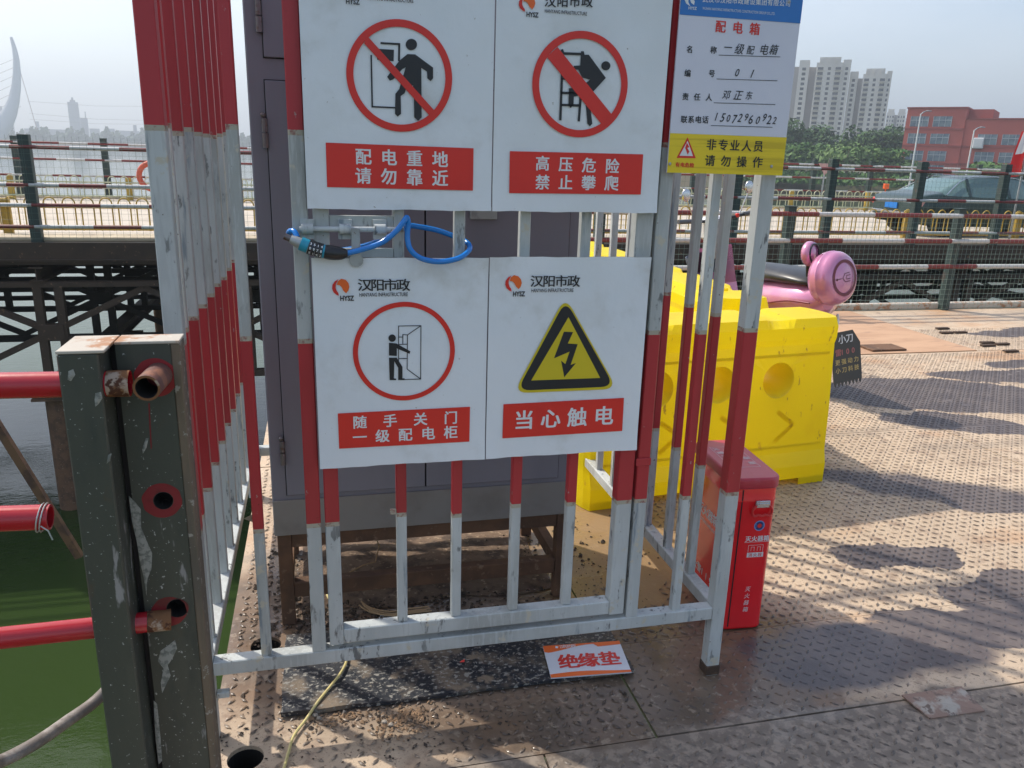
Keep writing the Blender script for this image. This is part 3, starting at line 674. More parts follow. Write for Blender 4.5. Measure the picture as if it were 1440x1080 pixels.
# --- upper right: no climbing
s2 = sign('white prohibition sign with a figure climbing a ladder', .7405, 1.163, 1.414, 1.938, 3.1)
r_ = (at(884, 119, YS)-at(750, 119, YS)).length/2
rg = ring(816.5, 119.5, r_, r_-.0165, D2, 72, 1.0)
poly(rg, [(769, 80), (784, 66), (862, 163), (847, 176)], D3)
rg.build('prohibition_ring', M['print_red'], s2)
a2 = MB(); disc(a2, 852, 92.5, 6.4, D1)
poly(a2, [(822, 77), (828, 77), (852, 109.5), (834, 129), (822, 118), (830, 112), (819, 109), (813, 98), (806, 97), (807, 92.5), (816, 92), (817, 72), (821, 72)], D1)
poly(a2, [(823.5, 143), (830, 150), (833, 174), (829.5, 177.5), (826, 174)], D1)
line(a2, [(790.5, 70.5), (792, 75), (818, 76)], 3.6, D1); line(a2, [(790.5, 100), (788, 168)], 3.4, D1); line(a2, [(817, 130), (814, 169.5)], 3.4, D1)
for y in (110.5, 130.5, 147.5): line(a2, [(790, y), (816, y+.8)], 3.4, D1)
poly(a2, [(800, 124), (812, 124), (815, 134), (807, 136), (806.5, 147), (802.5, 152), (799.5, 148)], D1)
a2.build('pictogram', M['print_black'], s2)
banner(s2, [(717, 212.5), (904.5, 217), (901, 273.5), (716, 271.5)], [row('高压危险', 763, 230, 861, 234), row('禁止攀爬', 763, 256.5, 860, 258)], 22)
logo(s2, 741, 5, .96)
# --- tag: distribution box card
tg = thing('information_board', (1.34, YS, 1.512), 'white board with blue header, yellow foot and handwritten lines, right of the gate', 'sign')
z0t, z1t, xa, xb = 1.513, 1.965, 1.183, 1.503
MB().box((xa, YS, z0t), (xb, YS+.006, z1t), 0, .0008).build('panel', M['print_tag_white'], tg)
def rect(mb, xa, xb, z0, z1, d, mi=0): return mb.add([(xa, YS-d, z0), (xb, YS-d, z0), (xb, YS-d, z1), (xa, YS-d, z1)], [(0, 1, 2, 3)], mi)
zy = at(938, 187, YS).z; zbh = at(949, 20, YS).z
rect(MB(), xa, xb, z0t, zy, .0008).build('yellow_foot', M['print_tag_yellow'], tg)
rect(MB(), xa, xb, zbh, z1t, .0008).build('blue_header', M['print_blue'], tg)
for one_ in row('配电箱', 1013.5, 37.5, 1061.5, 41): chars(m9 := MB(), [one_], 18, .001, 0, .022); m9.build('character', M['print_red'], tg)
mb = MB()
for t_, q in (('名称', (970, 69.5, 1003.5, 70.5)), ('编号', (967, 103, 1001, 103.5)), ('责任人', (964, 136, 997, 137)), ('联系电话', (962, 168, 992, 168.5))): chars(mb, row(t_, *q), 10.8, .001, 0, .02)
chars(mb, row('非专业人员', 1000.5, 203.5, 1066.5, 206), 16.5, .0016, 0, .018); chars(mb, row('请勿操作', 998.5, 226, 1065.5, 228.5), 16.5, .0016, 0, .018)
for y0_, xx0, xx1 in ((77.5, 1011, 1097), (111, 1008, 1093), (144.5, 1004, 1090), (176.5, 1000, 1086)): line(mb, [(xx0, y0_), (xx1, y0_+2.5)], .8, .001)
mb.build('lettering', M['print_black'], tg)
for it, hp_, b9, w9, sh9, ck in (([('一', 1023, 67), ('级', 1039, 69), ('配', 1055, 70.5), ('电', 1074, 70), ('箱', 1087, 70)], 15, .004, .95, .22, True), ([('0', 1037, 102), ('1', 1058, 103.5)], 15, .004, .9, .3, False),
                           ([('邓', 1021, 133.5), ('正', 1037, 134), ('东', 1053, 134.5)], 14, .004, .95, .22, True),
                           ([(c, [1008, 1016.5, 1024, 1034, 1040.5, 1049.5, 1056.5, 1066, 1075, 1082, 1089][i]+((i*7) % 3-1)*.6, 165+.4*i-(2 if c == '9' else 0)+((i*5) % 4-1.5)*.7) for i, c in enumerate('15072960922')], 16, .004, .85, .3, False)):
    for k9, one_ in enumerate(it): chars(m9 := MB(), [one_], hp_*(1+.12*math.sin(k9*2.3)), .001, 0, b9, w9, sh9+.08*math.sin(k9*1.9), ck); m9.build('handwritten_character', M['print_black'], tg)
mb = MB(); tpx = [(967, 193), (978.5, 222.5), (951.5, 222)]
poly(mb, tpx, .0014); tri_w = MB(); poly(tri_w, [(967, 198), (974.5, 219.5), (955.5, 219)], .0018)
mb.build('red_triangle', M['print_red'], tg); tri_w.build('white_triangle', M['print_letter_white'], tg)
mb = MB(); poly(mb, [(966, 200.5), (969.5, 207), (966.5, 208), (969.5, 213), (967, 217.5), (965, 211.5), (963.5, 208)], .0022)
chars(mb, row('有电危险', 953, 231.5, 973, 232.5), 7, .0016, 0, .03); mb.build('red_print', M['print_red'], tg)
mb = MB(); chars(mb, row('武汉市汉阳市政建设集团有限公司', 992, -1, 1108, 5), 9.5, .0012, 0, .012)
put_text(mb, 'WUHAN HANYANG INFRASTRUCTURE CONSTRUCTION GROUP CO.,LTD.', sp(988, 11.5, .0012), UXs, UYs, .0085, 124*mpp(5), 0, 0)
put_text(mb, 'HYSZ', sp(968, 11, .0012), UXs, UYs, .009, 14*mpp(5), 0, .02)
poly(mb, [(962, -2), (965, 5), (971, 9), (968, 3), (968, -4)], .0012); poly(mb, [(972, -6), (977, 2), (976, 7), (972, 4), (969, -4)], .0012)
mb.build('white_print', M['print_letter_white'], tg)
for (px_, py_) in ((942, 230.5), (1085, 234), (1110, 2)):
    mb = MB(); c = sp(px_, py_, .002); mb.sphere((c.x, c.y, c.z), .004, 10, 0, (1, .4, 1)); mb.build('rivet', M['galv'], tg)

# ================================================================== LOCK
lk = thing('cable_lock', tuple(at(450, 345, -.06)), 'blue coiled combination cable lock hanging round the gate bolt and post', 'bicycle lock')
def pth(lst): return [tuple(at(x, y, Y)) for x, y, Y in lst]
def smooth(pts, n=5):
    pts = [Vector(p) for p in pts]; out = []
    for i in range(len(pts)-1):
        p0, p1, p2, p3 = pts[max(i-1, 0)], pts[i], pts[i+1], pts[min(i+2, len(pts)-1)]
        for j in range(n):
            t = j/n; out.append(.5*((2*p1)+(p2-p0)*t+(2*p0-5*p1+4*p2-p3)*t*t+(3*p1-p0-3*p2+p3)*t**3))
    out.append(pts[-1]); return out
cab_p = pth([(484, 357, -.062), (505, 352, -.066), (535, 342, -.068), (556, 326, -.066), (568, 311, -.062), (572, 306, -.058), (574, 314, -.055), (573, 335, -.056), (578, 352, -.062), (594, 364, -.066), (620, 368, -.064), (645, 363, -.050), (659, 353, -.030), (660, 345, -.002), (652, 338, .024), (638, 332, .026), (615, 324, .022), (590, 319, .020), (574, 318, .020), (560, 326, .020), (540, 336, .018), (505, 348, .020), (470, 352, .024), (430, 345, .028), (412, 337, .022), (406, 330, .0), (408, 325, -.03), (414, 326, -.045), (418, 334, -.055)])
mb = MB(); mb.tube(smooth(cab_p, 5), .0066, 10); mb.build('cable', M['blue_cable'], lk)
a_, b_ = at(413, 338, -.060), at(489, 357, -.066); dd = (b_-a_)
def lp(t, dz=0): p = a_+dd*t; p.z -= .008*math.sin(math.pi*t)-dz; return p
mb = MB(); mb.tube([lp(.55+.45*i/8) for i in range(9)], [.0155, .0165, .0168, .0165, .016, .0152, .014, .0115, .007], 14); mb.build('lock_body', M['black_plastic'], lk)
for t0, t1 in ((.12, .26), (.53, .62)): mb = MB(); mb.tube([lp(t0), lp((t0+t1)/2), lp(t1)], .0158, 14); mb.build('lock_ring', M['cyan_plastic'], lk)
mb = MB(); mb.tube([lp(-.06), lp(.02), lp(.13)], [.009, .0115, .0125], 12); mb.build('lock_end', M['galv'], lk)
for i in range(4):
    t = .27+.066*i; mb = MB(); mb.tube([lp(t), lp(t+.058)], .0172, 16)
    dl = mb.build('number_dial', M['black_plastic'], lk)
    mb = MB(); ax = dd.normalized(); c = lp(t+.029); sd_ = ax.cross(Vector((0, -1, 0))).normalized()
    for q in (-1, 0, 1):
        ang = q*.62; nrm = Vector((0, -1, 0))*math.cos(ang)+sd_*math.sin(ang); tg_ = ax.cross(nrm)
        put_glyph(mb, '3059 1748 2'.replace(' ', '')[(i*2+q+1) % 9], c+nrm*.0176, ax*-1 if False else Vector((ax.x, ax.y, ax.z)), -sd_*math.cos(ang)*1.0+Vector((0, -1, 0))*math.sin(ang)*1.0, .0085, 0, .03, 1.0, 0, False)
    mb.build('digits', M['print_letter_white'], dl)
mb = MB(); mb.tube([lp(-.17), lp(-.05)], .0075, 8); mb.build('key_cap', M['hinge'], lk)

# ================================================================== CABINET
CX0, CX1, CY0, CY1, CZ0, CZ1 = .158, 1.150, .500, 1.05, .335, 2.12
cb = thing('distribution_cabinet', ((CX0+CX1)/2, CY0, CZ0), 'tall grey steel electrical cabinet standing inside the cage', 'cabinet')
mb = MB(); mb.box((CX0, CY0, CZ0), (CX1, CY1, CZ1), 0, .004); mb.build('body', M['cabinet'], cb)
def door(x0, x1, z0, z1, handle=None):
    mb = MB(); mb.box((x0-.003, CY0-.0016, z0-.003), (x1+.003, CY0-.0002, z1+.003), 0); 
    sm_ = mb.build('door_gap', M['seam'], cb)
    mb = MB(); mb.box((x0, CY0-.009, z0), (x1, CY0-.002, z1), 0, .0015); return mb.build('door', M['cabinet'], cb)
door(.205, .646, .478, 1.722); door(.651, 1.105, .478, 1.722); door(.207, .646, 1.782, 2.08); door(.651, 1.105, 1.782, 2.08)
MB().box((CX0+.002, CY0-.006, CZ0+.002), (CX1-.002, CY0-.0005, CZ0+.125), 0, .001).build('plinth_panel', M['cabinet_low'], cb)
for z in (1.885, 1.585, .628):
    mb = MB(); x = .199
    mb.tube([(x, CY0-.012, z-.042), (x, CY0-.012, z-.002)], .009, 10); mb.tube([(x, CY0-.012, z+.001), (x, CY0-.012, z+.036)], .0085, 10); mb.sphere((x-.003, CY0-.014, z+.046), .008, 10)
    mb.build('hinge', M['hinge'], cb)
# cabinet lock seen in the gap under the upper signs
mb = MB(); a0 = at(661, 296, CY0-.014); a1_ = at(699, 309, CY0-.014); mb.box((a0.x, CY0-.016, a1_.z), (a1_.x, CY0-.0095, a0.z+.01), 0, .002); mb.build('lock_plate', M['galv'], cb)
# stand
st = thing('cabinet_stand', ((CX0+CX1)/2, CY0, 0), 'rusty brown steel frame stand under the grey cabinet', 'stand')
for (x, y) in ((CX0+.03, CY0+.028), (CX1-.012, CY0+.028), (CX0+.03, CY1-.03), (CX1-.012, CY1-.03)):
    mb = MB(); mb.box((x-.022, y-.022, .0), (x+.022, y+.022, CZ0-.002), 0, .002); mb.build('leg', M['rust_steel'], st)
for y in (CY0+.028, CY1-.03):
    MB().box((CX0+.054, y-.02, .10), (CX1-.036, y+.02, .155), 0, .002).build('crossbar', M['rust_steel'], st)
    MB().box((CX0+.054, y-.02, CZ0-.050), (CX1-.036, y+.02, CZ0-.003), 0, .002).build('crossbar', M['rust_steel'], st)
for x in (CX0+.03, CX1-.012):
    MB().box((x-.018, CY0+.052, .10), (x+.018, CY1-.054, .15), 0, .002).build('crossbar', M['rust_steel'], st)

# ================================================================== MAT, CARD, CABLE, DEBRIS
mt = MB()
nx, ny = 40, 14; x0, x1, y0, y1 = .180, 1.238, .034, .425
top = []
rm = random.Random(4)
for j in range(ny+1):
    for i in range(nx+1):
        x, y = x0+(x1-x0)*i/nx, y0+(y1-y0)*j/ny
        e = .002*math.sin(i*.9+1)+.0015*math.sin(i*.31) if j in (0, ny) else 0
        top.append((x+(.002*math.sin(j) if i in (0, nx) else 0), y+e, .015+.0035*math.sin(x*5+1)*math.cos(y*9)+.0012*rm.random()))
n = nx+1; mt.add(top, [(j*n+i, j*n+i+1, (j+1)*n+i+1, (j+1)*n+i) for j in range(ny) for i in range(nx)], 0, True)
per = list(range(n))+[j*n+nx for j in range(1, ny+1)]+[ny*n+i for i in range(nx-1, -1, -1)]+[j*n for j in range(ny-1, 0, -1)]
mt.add([top[i] for i in per]+[(top[i][0], top[i][1], .003) for i in per], [((i+1) % len(per), i, len(per)+i, len(per)+(i+1) % len(per)) for i in range(len(per))], 0)
o = mt.build('rubber_mat', M['rubber'], org=(.7, .2, 0)); tag(o, 'black speckled rubber insulating mat covered in mud under the cage front', 'mat')
o.name = 'rubber_mat'
cdx = thing('name_card', (1.115, .13, .022), 'orange and white printed card lying on the right end of the black mat', 'card')
A, B, C_, D_ = (gr(760.5, 909, .030), gr(868, 901.5, .034), gr(891, 944.5, .024), gr(778, 953, .020))
ex = ((B-A)+(C_-D_)).normalized(); ey = ((A-D_)+(B-C_)).normalized(); nz_ = ex.cross(ey).normalized(); ey = nz_.cross(ex)
wC, hC = ((B-A).length+(C_-D_).length)/2, ((A-D_).length+(B-C_).length)/2; O = (A+B+C_+D_)/4-ex*wC/2-ey*hC/2
def cp(u, v, d=0): return O+ex*(u*wC)+ey*(v*hC)+nz_*d
mb = MB(); q = [cp(0, 0, -.004), cp(1, 0, -.004), cp(1, 1, -.004), cp(0, 1, -.004), cp(0, 0), cp(1, 0), cp(1, 1), cp(0, 1)]
mb.add(q, [(0, 3, 2, 1), (4, 5, 6, 7), (0, 1, 5, 4), (1, 2, 6, 5), (2, 3, 7, 6), (3, 0, 4, 7)]); mb.build('board', mat('white_card_print', (.66, .68, .73), .3), cdx)
mb = MB()
tp = [cp(u/20, .86+(-.10*math.cos((u/20)*math.pi*1.5+.2) if u < 14 else .03*(u-14)/6) if u/20 > .02 else .80, .0006) for u in range(21)]
mb.add(tp+[cp(1, 1, .0006), cp(0, 1, .0006)], [tuple(range(23))])
bt = [cp(u/20, .10+.035*math.sin(u/20*4.5), .0006) for u in range(21)]
mb.add([cp(0, 0, .0006), cp(1, 0, .0006)]+bt[::-1], [tuple(range(23))]); mb.build('orange_border', M['print_orange'], cdx)
for ch, u in (('绝', .27), ('缘', .52), ('垫', .79)): m9 = MB(); put_glyph(m9, ch, cp(u, .45, .0008), ex, ey, hC*.46, 0, .03); m9.build('character', M['print_red'], cdx)
mb = MB()
for i, ch in enumerate('汉阳市政'): put_glyph(mb, ch, cp(.24+.05*i, .93, .0012), ex, ey, hC*.11, 0, .01)
mb.add([cp(.15, .90, .0012), cp(.18, .89, .0012), cp(.195, .95, .0012), cp(.16, .97, .0012)], [(0, 1, 2, 3)]); mb.build('small_print', M['print_letter_white'], cdx)
mb = MB(); mb.tube(smooth([tuple(gr(x, y, z)) for x, y, z in ((398, 1085, .006), (405, 1060, .006), (413, 1035, .007), (430, 1012, .009), (447, 987, .022), (463, 967, .024), (478, 948, .026), (487, 930, .026), (487, 912, .026), (484, 892, .024), (478, 868, .022), (468, 850, .02), (455, 830, .006))], 5), .0042, 8)
tag(mb.build('cable', M['yellow_wire'], org=tuple(gr(430, 1012))), 'thin pale yellow cable trailing across the black mat', 'cable')
# debris under the cabinet: countless chips
def chips(name, n, regs, smin, smax, m_, label, seed, z=.0):
    rg_ = random.Random(seed); mb = MB()
    for _ in range(n):
        cx, cy, sx, sy = rg_.choice(regs); x, y = rg_.gauss(cx, sx), rg_.gauss(cy, sy)
        if x < .02 or (x > 1.45 and x < 1.51): continue
        s_ = rg_.uniform(smin, smax)*(1 if rg_.random() < .85 else 1.8); b_ = []
        for k_ in range(4): a = k_*1.57+rg_.random()*.8; b_.append((x+s_*math.cos(a)*rg_.uniform(.5, 1.1), y+s_*math.sin(a)*rg_.uniform(.5, 1.1), z))
        mb.add(b_+[(x+rg_.gauss(0, s_*.2), y+rg_.gauss(0, s_*.2), z+s_*rg_.uniform(.35, .8))], [(0, 1, 4), (1, 2, 4), (2, 3, 4), (3, 0, 4)])
    o = mb.build(name, m_, org=(.6, .7, 0)); o['kind'] = 'stuff'; tag(o, label, 'debris'); return o
mb = MB(); nx, ny = 46, 40; x0, x1, y0, y1 = .215, 1.13, .565, 1.45; ms_ = []
for j in range(ny+1):
    for i in range(nx+1):
        u, v = i/nx, j/ny; e_ = min(u, 1-u, v*.8, 1-v)*6; e_ = min(1, e_)
        hgt = .004+.026*e_*(.5+.5*math.sin(u*9+v*4+1)*math.cos(v*11-u*5))*(1.2-u)+.004*rm.random()*e_
        ms_.append((x0+(x1-x0)*u+.01*math.sin(v*15), y0+(y1-y0)*v+.015*math.sin(u*13), (hgt if e_ > .15 else .0008)))
n = nx+1; mb.add(ms_, [(j*n+i, j*n+i+1, (j+1)*n+i+1, (j+1)*n+i) for j in range(ny) for i in range(nx)], 0, True)
o = mb.build('mud_layer', mat('caked_brown_mud', (.17, .115, .078), .95, 0, [(12, .45, .62, (.085, .058, .042), U, None), (40, .58, .66, (.30, .22, .15), U, None)], (70, .7, .006)), org=(.6, .9, 0)); o['kind'] = 'stuff'; tag(o, 'uneven caked brown mud covering the plates under the cabinet', 'mud')
chips('mud_chips', 2300, [(.45, .85, .16, .13), (.7, .75, .3, .15), (.95, 1.0, .25, .2), (.35, .65, .12, .08), (.55, .5, .35, .06)], .003, .011, M['mud'], 'dark crumbled mud and chips scattered on the floor under the cabinet', 2)
chips('dry_grit', 700, [(1.3, .9, .12, .35), (.1, .55, .05, .3), (.4, .0, .2, .03), (.65, -.1, .25, .06), (1.4, .5, .15, .2)], .002, .006, M['mud'], 'small dark grit strewn on the plates around the cage', 3)
mb = MB(); rg2 = random.Random(8)
def rubble(px_, py_, s_, lab):
    mb = MB(); c = gr(px_, py_); bm = bmesh.new(); bmesh.ops.create_icosphere(bm, subdivisions=1, radius=1)
    for v in bm.verts: v.co *= rg2.uniform(.7, 1.15)
    mb.add([(c.x+v.co.x*s_, c.y+v.co.y*s_*.8, max(.0005, s_*.5+v.co.z*s_*.7)) for v in bm.verts], [tuple(v.index for v in f.verts) for f in bm.faces]); bm.free()
    tag(mb.build('stone', M['stone'], org=(c.x, c.y, 0)), lab, 'stone', 'small stones at the edge of the mat')
for px_, py_, s_, lab in ((443, 1008, .0105, 'small stone under the yellow cable, leftmost of the stones by the mat edge'), (449, 1012, .0095, 'small stone just right of the yellow cable at the mat edge'), (541, 1017, .0095, 'small stone on the dirt patch before the mat, left of a pair'),
                         (550, 1021, .0095, 'small stone on the dirt patch before the mat, right of a pair'), (484, 1001, .005, 'tiny pebble against the mat edge between the cable and the dirt patch')): rubble(px_, py_, s_, lab)
chips('dirt_pile', 420, [(.52, -.02, .035, .022), (.50, -.06, .045, .03), (.35, -.0, .05, .02)], .002, .007, mat('brown_soil', (.30, .19, .11), .95, 0, [(50, .5, .7, (.18, .12, .08), U, None)]), 'brown crumbs of soil heaped before the black mat', 9)
for (px_, py_, lab) in ((537, 868, 'small steel washer lying on the muddy plate, left of two'), (546.5, 869, 'small steel washer lying on the muddy plate, right of two')):
    c = gr(px_, py_, .004); mb = MB(); mb.tube([(c.x+.0085*math.cos(a*math.pi/8), c.y+.0085*math.sin(a*math.pi/8), .004) for a in range(16)], .0028, 6, closed=True); tag(mb.build('washer', M['steel_bright'], org=(c.x, c.y, 0)), lab, 'washer', 'washers under the cabinet')
mb = MB()
for k_, o_ in enumerate(((0, 0), (2, 3), (-3, 5), (4, 6))): mb.tube(smooth([tuple(gr(x+o_[0], y+o_[1], .012)) for x, y in ((508, 846), (522, 855), (548, 860), (575, 856), (603, 853))], 3), .0028, 5)
tag(mb.build('dry_twig', M['dry_stem'], org=tuple(gr(548, 860))), 'bundle of dry yellowish stems lying under the cabinet front', 'twig')
mb = MB(); mb.tube([tuple(gr(x, y, z)) for x, y, z in ((486, 808, .02), (510, 795, .05), (528, 790, .04), (533, 768, .08), (529, 756, .11))], .0026, 5); tag(mb.build('bent_twig', M['dry_stem'], org=tuple(gr(510, 795))), 'thin bent twig sticking up from the mud under the cabinet', 'twig')
c = gr(655, 905, .03); mb = MB()
for a in (0, 2.1, 4.2): mb.add([c+Vector((0, 0, -.02)), c+Vector((.010*math.cos(a), .010*math.sin(a), .006)), c+Vector((.003*math.cos(a+.5), .003*math.sin(a+.5), .022))], [(0, 1, 2), (2, 1, 0)])
tag(mb.build('sprout', M['leaf_fresh'], org=tuple(c)), 'tiny bright green sprout on the black mat', 'plant')
c = gr(650, 931, .020); mb = MB(); mb.add([c+Vector((-.008, 0, 0)), c+Vector((.006, -.004, .002)), c+Vector((.008, .004, .006)), c+Vector((-.002, .006, .001))], [(0, 1, 2, 3), (3, 2, 1, 0)])
tag(mb.build('red_scrap', M['print_red'], org=tuple(c)), 'tiny red scrap of plastic on the black mat', 'scrap')
# flat steel offcut in the foreground at right
mb = MB(); q = [gr(1268, 977, .012), gr(1308, 1010, .004), gr(1385, 999, .004), gr(1352, 965, .016)]
mid = gr(1325, 988, .022)
mb.add(q+[mid]+[p-Vector((0, 0, .005)) for p in q], [(0, 1, 4), (1, 2, 4), (2, 3, 4), (3, 0, 4), (5, 6, 1, 0), (6, 7, 2, 1), (7, 8, 3, 2), (8, 5, 0, 3), (8, 7, 6, 5)])
tag(mb.build('steel_offcut', mat('muddy_steel_offcut', (.26, .17, .13), .7, 0, [(14, .5, .65, (.38, .34, .29), U, None), (40, .55, .65, (.15, .11, .09), U, None)], (40, .5, .004)), org=tuple(gr(1320, 985))), 'small bent piece of muddy sheet steel lying across a plate joint in the foreground', 'steel scrap')
mb = MB(); c = gr(1240, 491); mb.box((c.x-.17, c.y-.10, .008), (c.x+.17, c.y+.10, .022), 0, .002); tag(mb.build('loose_plate', M['rust_steel'], org=(c.x, c.y, 0)), 'small loose rusty plate on the deck behind the scooter mudflap', 'steel scrap')
for i, (px_, py_, lab) in enumerate(((1325, 463, 'short dark slot bar nearest the fence'), (1331, 469, 'short dark slot bar beside the smooth plate corner'), (1350, 468.5, 'short dark lifting lug left of the far seam'), (1388, 483, 'short dark lifting lug at the end of the long seam'), (1389, 487, 'lower of two dark lifting lugs by the smooth plate'), (1409, 485, 'short dark lifting lug between two seams at right'), (1421, 495, 'rightmost dark lifting lug near the photo edge'))):
    c = gr(px_, py_); mb = MB(); mb.box((c.x-.07, c.y-.022, .004), (c.x+.07, c.y+.022, .018), 0, .003, X=None); tag(mb.build('lifting_lug', M['girder'], org=(c.x, c.y, 0)), lab+' on the far deck plates', 'lug', 'dark steel lugs along the far plate seams')
# ================================================================== LEFT GUARD RAIL (near)
gp = thing('guard_post', (-.072, -.42, 0), 'plain dark green square guard post with a pale dusty cap, no holes', 'post', 'dark green guard posts at the left')
MB().box((-.110, -.484, -.3), (-.044, -.365, 1.196), 0, .003).build('tube', M['green_steel'], gp)
MB().box((-.1105, -.4845, 1.1965), (-.0335, -.3645, 1.202), 0, .001).build('cap', M['cap_pale'], gp)
gp2 = thing('guard_post', (.02, -.39, 0), 'dark green guard post with red ringed pipe holes and a pipe stub', 'post', 'dark green guard posts at the left')
holes2 = [(.024, .886, .0175), (.030, .650, .020)]
bm = bmesh.new()
loops = [[(-.031, 0), (.062, 0), (.062, 1.196), (-.031, 1.196)]]+[[(hx+hr*math.cos(a*math.pi/12), hz+hr*math.sin(a*math.pi/12)) for a in range(24)] for hx, hz, hr in holes2]
for lp_ in loops:
    vs = [bm.verts.new((x, -.42, z)) for x, z in lp_]
    for i in range(len(vs)): bm.edges.new((vs[i], vs[(i+1) % len(vs)]))
bmesh.ops.triangle_fill(bm, use_beauty=True, edges=bm.edges[:])
mb = MB(); bm.verts.index_update(); mb.add([v.co.copy() for v in bm.verts], [tuple(v.index for v in f.verts) for f in bm.faces]); bm.free()
mb.box((-.031, -.4195, 0), (-.026, -.365, 1.196)); mb.box((-.0255, -.370, 0), (.062, -.365, 1.196))
mb.build('tube', M['green_steel'], gp2)
MB().box((.0625, -.4215, 0), (.0785, -.366, 1.196), 0, .002).build('side_plate', mat('brown_streaked_steel', (.10, .085, .065), .7, 0, [(9, .45, .65, (.16, .12, .08), (1.5, 1.5, .2), None), (60, .6, .66, (.30, .28, .24), U, None)], (50, .3, .003)), gp2)
MB().box((-.0432, -.405, 0), (-.0318, -.37, 1.19)).build('gap_shade_strip', M['girder_dark'], gp2)  # dark strip added to stand for the deep shade between the posts
MB().box((-.0315, -.4225, 1.1965), (.079, -.3645, 1.202), 0, .001).build('cap', M['cap_pale'], gp2)
for (px_, py_, ro) in ((219, 531, .037), (228, 704, .036), (238, 860, .033)):
    c = at(px_, py_, -.4207); mb = MB(); n = 40
    hh = [h for h in holes2 if abs(h[1]-c.z) < .05]; ri = (hh[0][2]+.001) if hh else .001; cx, cz = (hh[0][0], hh[0][1]) if hh else (c.x, c.z)
    vs = [(c.x+ro*math.cos(2*math.pi*i/n)*(1+.03*math.sin(5*i)), -.4207, c.z+ro*math.sin(2*math.pi*i/n)) for i in range(n)]+[(cx+ri*math.cos(2*math.pi*i/n), -.4207, cz+ri*math.sin(2*math.pi*i/n)) for i in range(n)]
    mb.add(vs, [(i, (i+1) % n, n+(i+1) % n, n+i) for i in range(n)]); mb.build('paint_ring', M['red_halo'] if py_ > 600 else mat('dull_red_brushed_paint', (.27, .015, .02), .5), gp2)
for hx, hz, hr in holes2:
    mb = MB(); n = 24; a = [(hx+hr*math.cos(2*math.pi*i/n), -.4215, hz+hr*math.sin(2*math.pi*i/n)) for i in range(n)]; b_ = [(x, -.376, z) for x, y, z in a]
    mb.add(a+b_, [(i, (i+1) % n, n+(i+1) % n, n+i) for i in range(n)]+[tuple(range(n, 2*n))]); mb.build('hole_lining', M['dark_inside'], gp2)
mb = MB(); p0, p1 = at(224, 527, -.4212), at(206, 546, -.50); n = 20
dxx = (p1-p0); ax = dxx.normalized(); s1_ = ax.cross(Vector((0, 0, 1))).normalized(); s2_ = ax.cross(s1_)
rings = [[c_+s1_*(r_*math.cos(2*math.pi*i/n))+s2_*(r_*math.sin(2*math.pi*i/n)) for i in range(n)] for c_, r_ in ((p0, .0235), (p1, .0235), (p1, .0190), (p0+dxx*.15, .0190))]
mb.loft(rings[:2], 1, True, False); mb.loft(rings[1:3], 0, False, False); mb.loft(rings[2:], 2, True, False)
mb.build('pipe_stub', [M['pipe_rust'], mat('brown_pipe_paint', (.13, .055, .045), .6, 0, [(20, .5, .6, (.24, .10, .06), U, None)]), M['dark_inside']], gp2)
for nm_, pts_ in (('mortar_splash', [(181, 697), (190, 706), (198, 716), (197, 738), (206, 760), (214, 778), (213, 800), (207, 815), (206, 838), (202, 812), (197, 790), (192, 760), (186, 735)]),
                  ('mortar_splash', [(240, 905), (246, 900), (249, 912), (243, 925), (236, 936), (240, 950), (234, 962), (228, 975), (226, 960), (230, 940), (222, 930), (226, 915)]),
                  ('mortar_splash', [(216, 985), (221, 990), (223, 1010), (226, 1040), (228, 1070), (223, 1075), (219, 1040), (217, 1010)]),
                  ('mortar_splash', [(205, 616), (209, 616), (206, 630), (201, 638), (200, 632)])):
    m9 = MB(); vs_ = [at(x, y, -.4210) for x, y in pts_]; c9 = sum(vs_, Vector())/len(vs_); m9.add(vs_+[c9-Vector((0, .0012, 0))], [((i+1) % len(vs_), i, len(vs_)) for i in range(len(vs_))]); m9.build(nm_, M['splash'], gp2)
for pts_ in ([(134, 553), (142, 551), (144, 560), (139, 568), (134, 572), (133, 562)], [(96, 522), (103, 519), (106, 527), (100, 536), (95, 534)], [(152, 640), (157, 637), (155, 648), (150, 652)]):
    m9 = MB(); vs_ = [at(x, y, -.4850) for x, y in pts_]; c9 = sum(vs_, Vector())/len(vs_); m9.add(vs_+[c9-Vector((0, .0015, 0))], [((i+1) % len(vs_), i, len(vs_)) for i in range(len(vs_))]); m9.build('mortar_splash', M['splash'], gp)
# drip of red paint
MB().add([at(208.5, 567, -.4208), at(210.5, 567, -.4208), at(213.5, 630, -.4208), at(212, 632, -.4208), at(210, 600, -.4208)], [(4, 3, 2, 1, 0)][0:1]).build('paint_drip', M['red_halo'], gp2)
def pipe(name, a, b, r, label, mats, ends=None, hollow=True):
    t = thing(name, tuple((Vector(a)+Vector(b))/2), label, 'pipe', 'red guard rail pipes at the left')
    mb = MB(); a, b = Vector(a), Vector(b); mb.tube([a, b], r, 20, 0, False)
    ax = (b-a).normalized(); s1 = ax.cross(Vector((0, 0, 1))).normalized(); s2 = ax.cross(s1)
    for e, dr in ((a, ax), (b, -ax)):
        q = [[e+s1*(rr*math.cos(2*math.pi*i/20))+s2*(rr*math.sin(2*math.pi*i/20))+dr*off for i in range(20)] for rr, off in ((r, 0), (r*.82, 0), (r*.80, .06))]
        mb.loft(q, 0, False, False); mb.add(q[2], [tuple(range(20))], 0)
    mb.build('pipe_wall', mats[0], t)
    if ends:
        mb = MB(); mb.tube([a+(b-a)*ends, b+(a-b).normalized()*-.0008], r+.0006, 20, 0, False); mb.build('rusty_end', mats[1], t)
    return t
